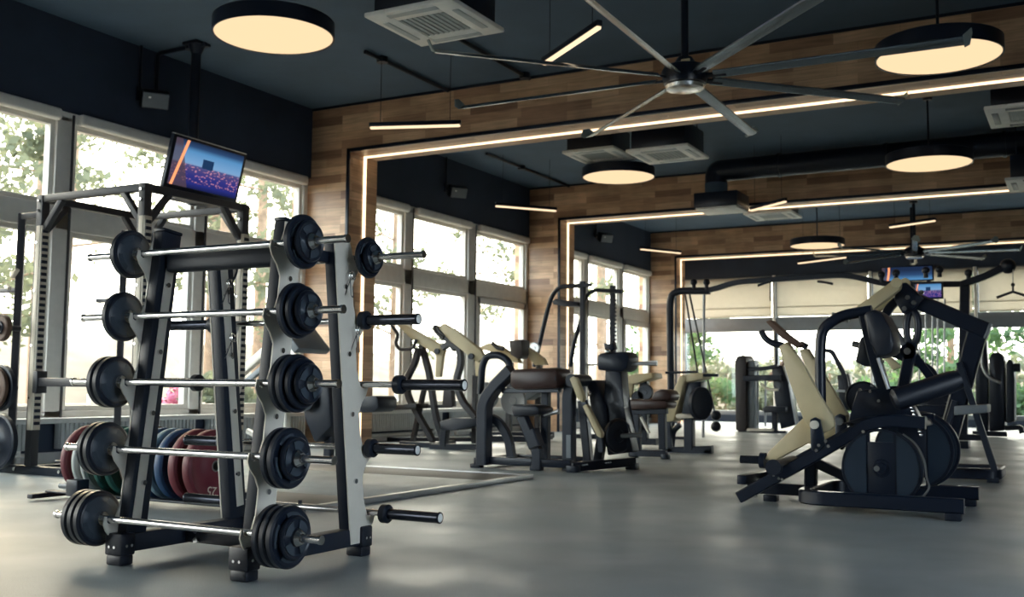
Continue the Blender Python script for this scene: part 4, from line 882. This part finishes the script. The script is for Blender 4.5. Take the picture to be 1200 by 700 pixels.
fin_('hand_bar', ptube([(822, 440), (842, 440)], yg+.05, .018), 'black', t); fin_('hand_bar', ptube([(780, 437), (818, 436)], yg+.3, .015), 'black', t)
for u in (783, 829):
    p = at(u, 531, y=yg+.05); fin_('foot', MB().box((p.x, p.y+.05, .025), (.09, .09, .05)), 'rubber', t)
t = thing('dumbbell', 'black dumbbell hanging at the bottom of the cable beside the beige leg machine', 'dumbbell', at(839, 493, y=14.6))
for v in (487, 500): fin_('head', MB().ball(at(839, v, y=14.6), .075), 'rubber', t)
fin_('handle', MB().cyl(at(839, 487, y=14.6), at(839, 500, y=14.6), .02), 'steel', t)
# --- cable crossover
yh = 15.0
t = thing('cable_crossover', 'wide black cable crossover station with an angled top bar', 'gym machine', (-3.6, yh, 0))
fin_('left_column', ptube([(787, 513), (785, 357), (787, 345), (797, 341), (832, 341)], yh, .055, .35, n=14), 'black', t)
fin_('top_bar', prect([(800, 341), (832, 341), (860, 331), (992, 322), (1040, 334), (1132, 333)], yh, .085, .075, .2), 'black', t)
fin_('side_arm', prect([(1128, 333), (1155, 324), (1178, 313)], yh-.02, .09, .09, .1), 'black', t)
fin_('arm_end', MB().ball(at(1181, 312, y=yh), .10), 'black', t)
fin_('right_column', prect([(1131, 330), (1128, 510)], yh, .11, .12), 'black', t)
fin_('left_foot', prect([(776, 515), (812, 515)], yh, .1, .08), 'black', t); fin_('right_foot', prect([(1108, 512), (1150, 513)], yh, .12, .08), 'black', t)
for u, v in ((813, 331), (828, 331), (1033, 322), (1050, 320), (1085, 317), (1101, 316), (1135, 320)): fin_('grip_ball', MB().ball(at(u, v, y=yh-.02), .052).cyl(at(u, v+3, y=yh-.02), at(u, v+9, y=yh-.02), .03, 10), 'rubber', t)
fin_('guide_rod', ptube([(825, 345), (824, 513)], yh+.05, .022), 'steel', t)
for a, b in (((803, 345), (818, 440)), ((808, 345), (838, 486)), ((903, 331), (903, 352))): fin_('cable', MB().tube([at(*a, y=yh-.05), at(*b, y=yh-.4)], .014, n=6), 'black', t)
fin_('pull_up_handle', ptube([(888, 335), (896, 332), (902, 330)], yh-.15, .018), 'black', t); fin_('pull_up_handle', ptube([(958, 330), (968, 331), (976, 333)], yh-.15, .018), 'black', t)
for u in (1078, 1085, 1093, 1099, 1107): fin_('guide_rod', ptube([(u, 350), (u-1, 500)], yh+.1, .012), 'steel', t)
fin_('weight_stack', MB().bbox((at(1076, 480, y=yh).x, yh+.02, .1), (at(1110, 480, y=yh).x, yh+.2, .75), .008), 'black', t)
fin_('stack_base', MB().bbox((at(1072, 480, y=yh).x, yh-.02, 0), (at(1134, 480, y=yh).x, yh+.24, .1), .008), 'black', t)
fin_('cable_line', MB().tube([at(1187, 316, y=yh-.05), at(1187, 334, y=yh-.05)], .006, n=6), 'steel', t)
fin_('hanging_handle', MB().ball(at(1187, 334, y=yh-.05), .025).tube([at(1168, 349, y=yh-.05), at(1187, 342, y=yh-.05), at(1206, 348, y=yh-.05)], .018, n=8).tube([at(1187, 333, y=yh-.05), at(1187, 342, y=yh-.05)], .012, n=8), 'black', t)
# small screens on the station and beyond
t = thing('monitor', 'small screen with purple and white figures under the top bar of the cable station', 'screen', at(1090, 341, y=14.6))
p = at(1088, 341, y=14.6); fin_('casing', MB().box(p, (.36, .05, .22)), 'black', t)
finish('screen', MB().box(p+V((0, -.028, 0)), (.32, .006, .18), None, .001), screen_mat('monitor_screen', 0, (-.2, -.12), (.16, .12)), t)
fin_('support_arm', MB().bbox((p.x-.02, p.y, p.z+.1), (p.x+.02, p.y+.42, p.z+.14), .003), 'black', t)
t = thing('hanging_television', 'wide blue lit television hanging from the ceiling in the far bay', 'television', at(1062, 326, y=21.0))
p = at(1063, 321, y=21.0); fin_('casing', MB().box(p, (.95, .07, .30)), 'black', t)
finish('screen', MB().box(p+V((0, -.038, 0)), (.90, .006, .25), None, .001), screen_mat('far_screen', 0, (-.46, -.75), (.46, .14)), t)
fin_('ceiling_pole', MB().cyl((p.x+.1, p.y+.02, p.z+.2), (p.x+.1, p.y+.02, ZC), .03), 'black', t)
# --- weight stack machine far back
yi = 18.3
t = thing('weight_stack_machine', 'tall machine with a dark rounded weight stack cover, far back behind the beige arms', 'gym machine', (-4.9, yi, 0))
fin_('stack_cover', poly([(861, 425), (863, 418), (871, 416), (874, 420), (874, 503), (869, 507), (862, 504)], yi, .55, .02), 'dusk', t)
fin_('side_frame', poly([(876, 424), (884, 422), (884, 505), (876, 506)], yi+.1, .3, .01), 'grey', t)
fin_('upper_arm', prect([(875, 433), (898, 432), (912, 429)], yi+.1, .07, .07), 'black', t); fin_('lower_arm', prect([(872, 444), (895, 443), (915, 443)], yi, .10, .10), 'black', t)
fin_('seat_column', poly([(904, 430), (916, 428), (924, 450), (932, 498), (915, 503), (908, 470)], yi+.1, .3, .015), 'black', t)
fin_('seat_pad', poly([(893, 479), (897, 476), (921, 477), (921, 483), (895, 484)], yi-.05, .4, .015), 'vinyl', t)
fin_('chrome_rod', ptube([(888, 428), (888, 500)], yi+.2, .02), 'steel', t); fin_('chrome_rod', ptube([(897, 446), (897, 500)], yi+.3, .02), 'steel', t)
fin_('handle', ptube([(892, 450), (900, 457), (912, 457)], yi-.05, .022), 'silver', t); fin_('tall_bar', ptube([(909, 380), (910, 430)], yi+.2, .025), 'satin', t)
fin_('base_rail', prect([(866, 508), (922, 508)], yi, .1, .09), 'black', t); fin_('base_plate', prect([(876, 504), (906, 504)], yi-.1, .1, .05), 'silver', t)
fin_('seat_post', prect([(908, 482), (908, 508)], yi+.1, .09, .09), 'black', t)
# --- small stack machine between the beige arms and the arched tube
yj = 16.8
t = thing('cable_arm_machine', 'small dark machine with a bent arm seen through the arched tube', 'gym machine', (-3.6, yj, 0))
fin_('bent_arm', prect([(968, 411), (975, 412), (990, 440), (994, 462)], yj, .06, .07, .1), 'black', t)
fin_('body', poly([(981, 440), (994, 438), (999, 460), (996, 482), (984, 478)], yj+.05, .25, .012), 'black', t)
fin_('chrome_band', prect([(980, 458), (996, 459)], yj, .05, .04), 'steel', t); fin_('post', prect([(990, 478), (990, 508)], yj+.1, .09, .09), 'black', t); fin_('base_rail', prect([(972, 510), (1004, 510)], yj+.1, .1, .08), 'black', t)
# --- machine at the right edge
yk = 19.0
t = thing('double_stack_machine', 'dark double weight stack machine at the right edge of the room', 'gym machine', (-1.5, yk, 0))
fin_('stack_cover', poly([(1159, 420), (1163, 413), (1172, 413), (1177, 420), (1178, 505), (1159, 506)], yk, .55, .03), 'black', t)
fin_('stack_cover', poly([(1179, 426), (1183, 421), (1187, 424), (1189, 445), (1189, 494), (1179, 496)], yk-.05, .5, .02), 'satin', t)
fin_('frame_tower', poly([(1142, 402), (1148, 396), (1156, 398), (1158, 440), (1158, 506), (1144, 506)], yk+.15, .3, .02), 'black', t)
fin_('curved_chrome_arm', ptube([(1150, 405), (1151, 430), (1158, 443), (1173, 449)], yk-.12, .025, .2), 'steel', t)
fin_('side_peg', MB().cyl(at(1188, 431, y=yk), at(1196, 431, y=yk), .07), 'rubber', t)
fin_('foot_frame', prect([(1178, 502), (1196, 501), (1198, 508)], yk-.1, .1, .08, .03), 'black', t); fin_('base_rail', prect([(1140, 508), (1180, 509)], yk, .12, .08), 'black', t)
# --- leg press with pale rails behind the barbell rack
yl_ = 8.7
t = thing('leg_press_machine', 'leg press with pale inclined rails and a dark seat, behind the barbell rack', 'gym machine', (-7.3, 8.8, 0))
for y in (yl_, yl_+.45):
    fin_('inclined_rail', MB().beam(at(255, 462, y=y), at(338, 388, y=y), .08, .09), 'silver', t)
fin_('lower_strut', MB().beam(at(262, 470, y=yl_-.05), at(322, 420, y=yl_-.05), .05, .06), 'grey', t)
fin_('end_upright', prect([(334, 392), (334, 536)], yl_+.2, .09, .09), 'silver', t)
fin_('low_upright', prect([(262, 460), (262, 538)], yl_+.2, .08, .08), 'silver', t)
fin_('foot_plate', poly([(318, 380), (326, 376), (350, 408), (344, 414)], yl_-.02, .55, .01), 'grey', t)
fin_('back_pad', poly([(352, 455), (362, 449), (385, 452), (388, 500), (368, 520), (356, 490)], yl_, .45, .03), 'vinyl', t)
fin_('side_disc', ydisc(357, 468, yl_-.05, .13, .05), 'grey', t)
fin_('seat_arm', poly([(370, 470), (424, 467), (426, 482), (396, 486), (372, 484)], yl_+.1, .2, .01), 'grey', t)
fin_('arm_pad', poly([(421, 465), (440, 464), (443, 468), (443, 478), (438, 483), (424, 484), (421, 480)], yl_+.05, .34, .015), 'vinyl', t)
fin_('knob', MB().ball(at(412, 467, y=yl_), .035, (1, 1, 1.2)), 'vinyl', t)
fin_('seat_post', prect([(388, 486), (385, 538)], yl_+.2, .09, .09), 'black', t)
fin_('base_rail', MB().beam(at(255, 543, y=yl_+.2), at(432, 540, y=yl_+.2), .10, .07), 'black', t)
fin_('side_rail', prect([(290, 505), (330, 530)], yl_, .05, .05), 'silver', t)
# ------------------------------------------------------------------ outside
gm = finish('outdoor_ground', MB().bbox((-70, -30, -.35), (XL-.31, 70, -.25), 0).bbox((XL-.3, YF+.31, -.35), (40, 70, -.25), 0).bbox((XR+.21, -30, -.35), (40, YF+.3, -.25), 0), M['ground']); gm['kind'] = 'structure'; gm['label'] = 'dry sunlit ground outside the windows'
def bank(p, q, d, h, label):
    """a grassy slope along p-q rising by h over d"""
    b = MB(); p, q = V(p), V(q); n = 40; r_ = random.Random(3); pr = None
    for i in range(n+1):
        c = p.lerp(q, i/n); k = r_.uniform(-.25, .25); row = [c+V((0, 0, -.4)), c+V(d)*.5+V((0, 0, h*.55+k*.4)), c+V(d)+V((0, 0, h+k)), c+V(d)*1.3+V((0, 0, h+k)), c+V(d)*1.3+V((0, 0, -.5))]
        row = [b.bm.verts.new(v) for v in row]
        if pr:
            for j in range(4): f_ = b.bm.faces.new((pr[j], pr[j+1], row[j+1], row[j])); f_.smooth = True
        pr = row
    o = finish('grassy_bank', b, M['ground']); o['kind'] = 'structure'; o['label'] = label
bank((-24, -10, -.3), (-24, 60, -.3), (-9, 0, 0), 2.7, 'dry sunlit bank beyond the trees on the left')
bank((-30, 42, -.3), (20, 42, -.3), (0, 9, 0), 2.4, 'dry sunlit bank beyond the far windows')
rnd = random.Random(11)
def tree(x, y, h, r, label, m='leaf', nleaf=2600, cb=.25, seed=0, size=.16):
    q = random.Random(seed); t = thing('tree', label, 'tree', (x, y, -.25), 'trees outside the windows')
    lean = V((q.uniform(-.3, .3), q.uniform(-.3, .3), 0))
    pts = [V((x, y, -.3))+lean*(k/4)+V((0, 0, h*k/4)) for k in range(5)]
    fin_('trunk', MB().tube(pts, r, n=10, taper=(1, .45)), 'bark', t)
    br = MB(); cl = []
    for k in range(15):
        z = h*(cb+(1-cb)*k/14); a = q.uniform(0, 6.28); L = q.uniform(1.0, 2.4)*(1.15-.6*k/14)
        p = V((x, y, -.3))+lean*(z/h)+V((0, 0, z)); e = p+V((math.cos(a)*L, math.sin(a)*L, q.uniform(-.2, .5))); m_ = p.lerp(e, .5)+V((0, 0, q.uniform(0, .2)))
        br.tube([p, m_, e], .03, n=5, taper=(1, .3)); cl += [m_, e, p.lerp(e, .75)]
    fin_('branches', br, 'bark', t)
    lf = MB()
    for k in range(nleaf):
        c = q.choice(cl)+V((q.gauss(0, .24), q.gauss(0, .24), q.gauss(0, .15))); a = V((q.uniform(-1, 1), q.uniform(-1, 1), q.uniform(-1, 1))).normalized(); b = a.orthogonal().normalized(); s_ = q.uniform(.5, 1.2)*size
        lf.quad(c-a*s_*.5, c+b*s_*.28, c+a*s_*.5, c-b*s_*.28)
    fin_('foliage', lf, m, t)
spots = [(-15.5, 5.2, 9, .16), (-14.2, 8.6, 10, .18), (-18.5, 7.6, 11, .2), (-15.0, 11.6, 10, .15), (-19.5, 12.4, 12, .2), (-14.6, 15.0, 10, .17), (-17.8, 18.0, 11, .2), (-14.2, 20.2, 10, .16),
         (-20.5, 22.5, 12, .2), (-15.5, 25.5, 11, .18), (-13.5, 30.5, 11, .2), (-22, 16.5, 12, .2), (-23, 28, 13, .22)]
side = ['left of the power cage', 'behind the power cage', 'deep behind the power cage', 'past the end of the first glazed bay', 'far behind the first glazed bay', 'straight behind the second glazed bay', 'deep behind the second glazed bay', 'beyond the far end of the second glazed bay',
        'deep behind the third glazed bay', 'close behind the third glazed bay', 'beyond the far corner of the building', 'well back between the second bay mullions', 'far off behind the third bay', 'far off past the corner of the building']
for i, ((x, y, h, r), s_) in enumerate(zip(spots, side)): tree(x, y, h, r, 'tall pine with loose green foliage '+s_, 'leaf', 2300, .22, i+3, .20)
for i, (x, y, h, s_) in enumerate([(-13.0, 36.2, 4.5, 'left of the small shed'), (-3.4, 32.0, 5.5, 'right of the small shed'), (.9, 30.5, 6, 'behind the cable station'), (5.2, 33.0, 5, 'at the right edge of the far windows')]):
    tree(x, y, h, .13, 'bushy green tree '+s_, 'leafd', 3200, .1, 40+i, .26)
def bush(x, y, r, label, m, seed):
    q = random.Random(seed); t = thing('bush', label, 'bush', (x, y, -.25), 'low shrubs outside'); lf = MB()
    fin_('stem', MB().tube([(x, y, -.3), (x, y, r*.9)], .05, n=6), 'bark', t)
    for k in range(1300):
        d = V((q.gauss(0, 1), q.gauss(0, 1), q.gauss(0, 1))).normalized()*r*q.uniform(.5, 1); c = V((x, y, r*.6-.2))+V((d.x, d.y, abs(d.z)*1.1-.2)); a = V((q.uniform(-1, 1), q.uniform(-1, 1), q.uniform(-1, 1))).normalized(); b = a.orthogonal().normalized(); s_ = .2
        lf.quad(c-a*s_*.5, c+b*s_*.3, c+a*s_*.5, c-b*s_*.3)
    fin_('foliage', lf, m, t)
for i, (x, y, r, m, l) in enumerate([(-7.6, 28.0, .8, 'leaf', 'round light green shrub in front of the small shed'), (-5.0, 29.0, .9, 'leafd', 'round dark shrub behind the weight stack machine'), (-3.3, 27.2, .8, 'leaf', 'light green shrub seen under the arched tube'), (-1.7, 29.4, .8, 'leafd', 'dark shrub behind the cable station rods'),
        (.0, 27.6, .8, 'leaf', 'light green shrub at the right edge of the far windows'), (-12.6, 12.9, .8, 'leaf', 'pale green shrub outside the second glazed bay'), (-13.2, 6.9, .7, 'leaf', 'pale green shrub outside behind the power cage')]): bush(x, y, r, l, M and m, 70+i)
t = thing('garden_shed', 'small pale shed with a brown gabled roof beyond the far windows', 'shed', (-8.3, 34, -.25))
fin_('walls', MB().bbox((-8.95, 33.6, -.3), (-7.75, 35.2, 1.15), 0).prism([(-8.95, 33.6, 1.15), (-7.75, 33.6, 1.15), (-8.35, 33.6, 1.75)], (0, 1.6, 0)), 'plaster', t)
for sx in (-1, 1): fin_('roof_slope', MB().prism([(-8.35+sx*.78, 33.4, 1.0), (-8.35, 33.4, 1.78), (-8.35, 33.4, 1.88), (-8.35+sx*.82, 33.4, 1.06)], (0, 2, 0)), 'roof', t)
fin_('window', MB().bbox((-8.6, 33.56, .4), (-8.15, 33.62, .9), .01), 'framed', t)
t = thing('fence', 'low pale timber fence outside the left windows', 'fence', (-12.0, 8, -.25))
for k in range(4): fin_('rail', MB().bbox((-12.02, 2, .02+k*.13), (-11.98, 12, .08+k*.13), .005), 'cream', t)
for k in range(6): fin_('post', MB().bbox((-11.98, 2.0+k*1.95, -.3), (-11.9, 2.1+k*1.95, .6), .005), 'cream', t)
t = thing('hedge', 'long pale green hedge beyond the far windows', 'hedge', (-5, 41, -.25))
q = random.Random(21); lf = MB(); st = MB()
for k in range(12): st.tube([(-17+k*2.1, 41, -.3), (-17+k*2.1+q.uniform(-.2, .2), 41, 1.4)], .04, n=5)
for k in range(9000):
    x = q.uniform(-18, 8); top = 2.0+.35*math.sin(x*1.7)+.2*math.sin(x*4.1); c = V((x, 41+q.gauss(0, .28), q.uniform(-.3, top))); a = V((q.uniform(-1, 1), q.uniform(-1, 1), q.uniform(-1, 1))).normalized(); b = a.orthogonal().normalized(); s_ = q.uniform(.18, .34)
    lf.quad(c-a*s_*.5, c+b*s_*.3, c+a*s_*.5, c-b*s_*.3)
fin_('stems', st, 'bark', t); fin_('foliage', lf, 'leaf', t)
# pink hydrangea in a pot on the sill
fp = at(206, 488, x=XL-.72); t = thing('flower_pot', 'potted pink hydrangea outside the window, seen between the rack uprights', 'potted plant', (fp.x, fp.y, -.25))
fin_('pot', MB().lathe((fp.x, fp.y, -.25), (0, 0, 1), [(0, 0), (0, .15), (.42, .2), (.46, .22), (.48, .2), (.44, .17)], 28), 'clay', t)
fin_('stem', MB().tube([(fp.x, fp.y, .1), (fp.x, fp.y, .55)], .02), 'leafd', t)
for dx, dy, dz in ((0, 0, .62), (.08, .14, .50), (-.06, -.12, .48), (.1, .02, .42)):
    q = random.Random(int(dz*100)); b = MB(); c = V((fp.x+dx, fp.y+dy, dz))
    for k in range(160):
        d = V((q.gauss(0, 1), q.gauss(0, 1), q.gauss(0, 1))).normalized(); a = d.orthogonal().normalized(); e = d.cross(a); p = c+d*.105; b.quad(p-a*.022, p-e*.022+d*.01, p+a*.022, p+e*.022+d*.01)
    fin_('blossom', b, 'pink', t)
lf = MB(); q = random.Random(5)
for k in range(60):
    a = q.uniform(0, 6.28); p = V((fp.x+math.cos(a)*.14, fp.y+math.sin(a)*.14, q.uniform(.22, .48))); d = V((math.cos(a), math.sin(a), .3)); e = V((-d.y, d.x, 0)); lf.quad(p, p+d*.05+e*.03, p+d*.11, p+d*.05-e*.03)
fin_('leaves', lf, 'leafd', t)
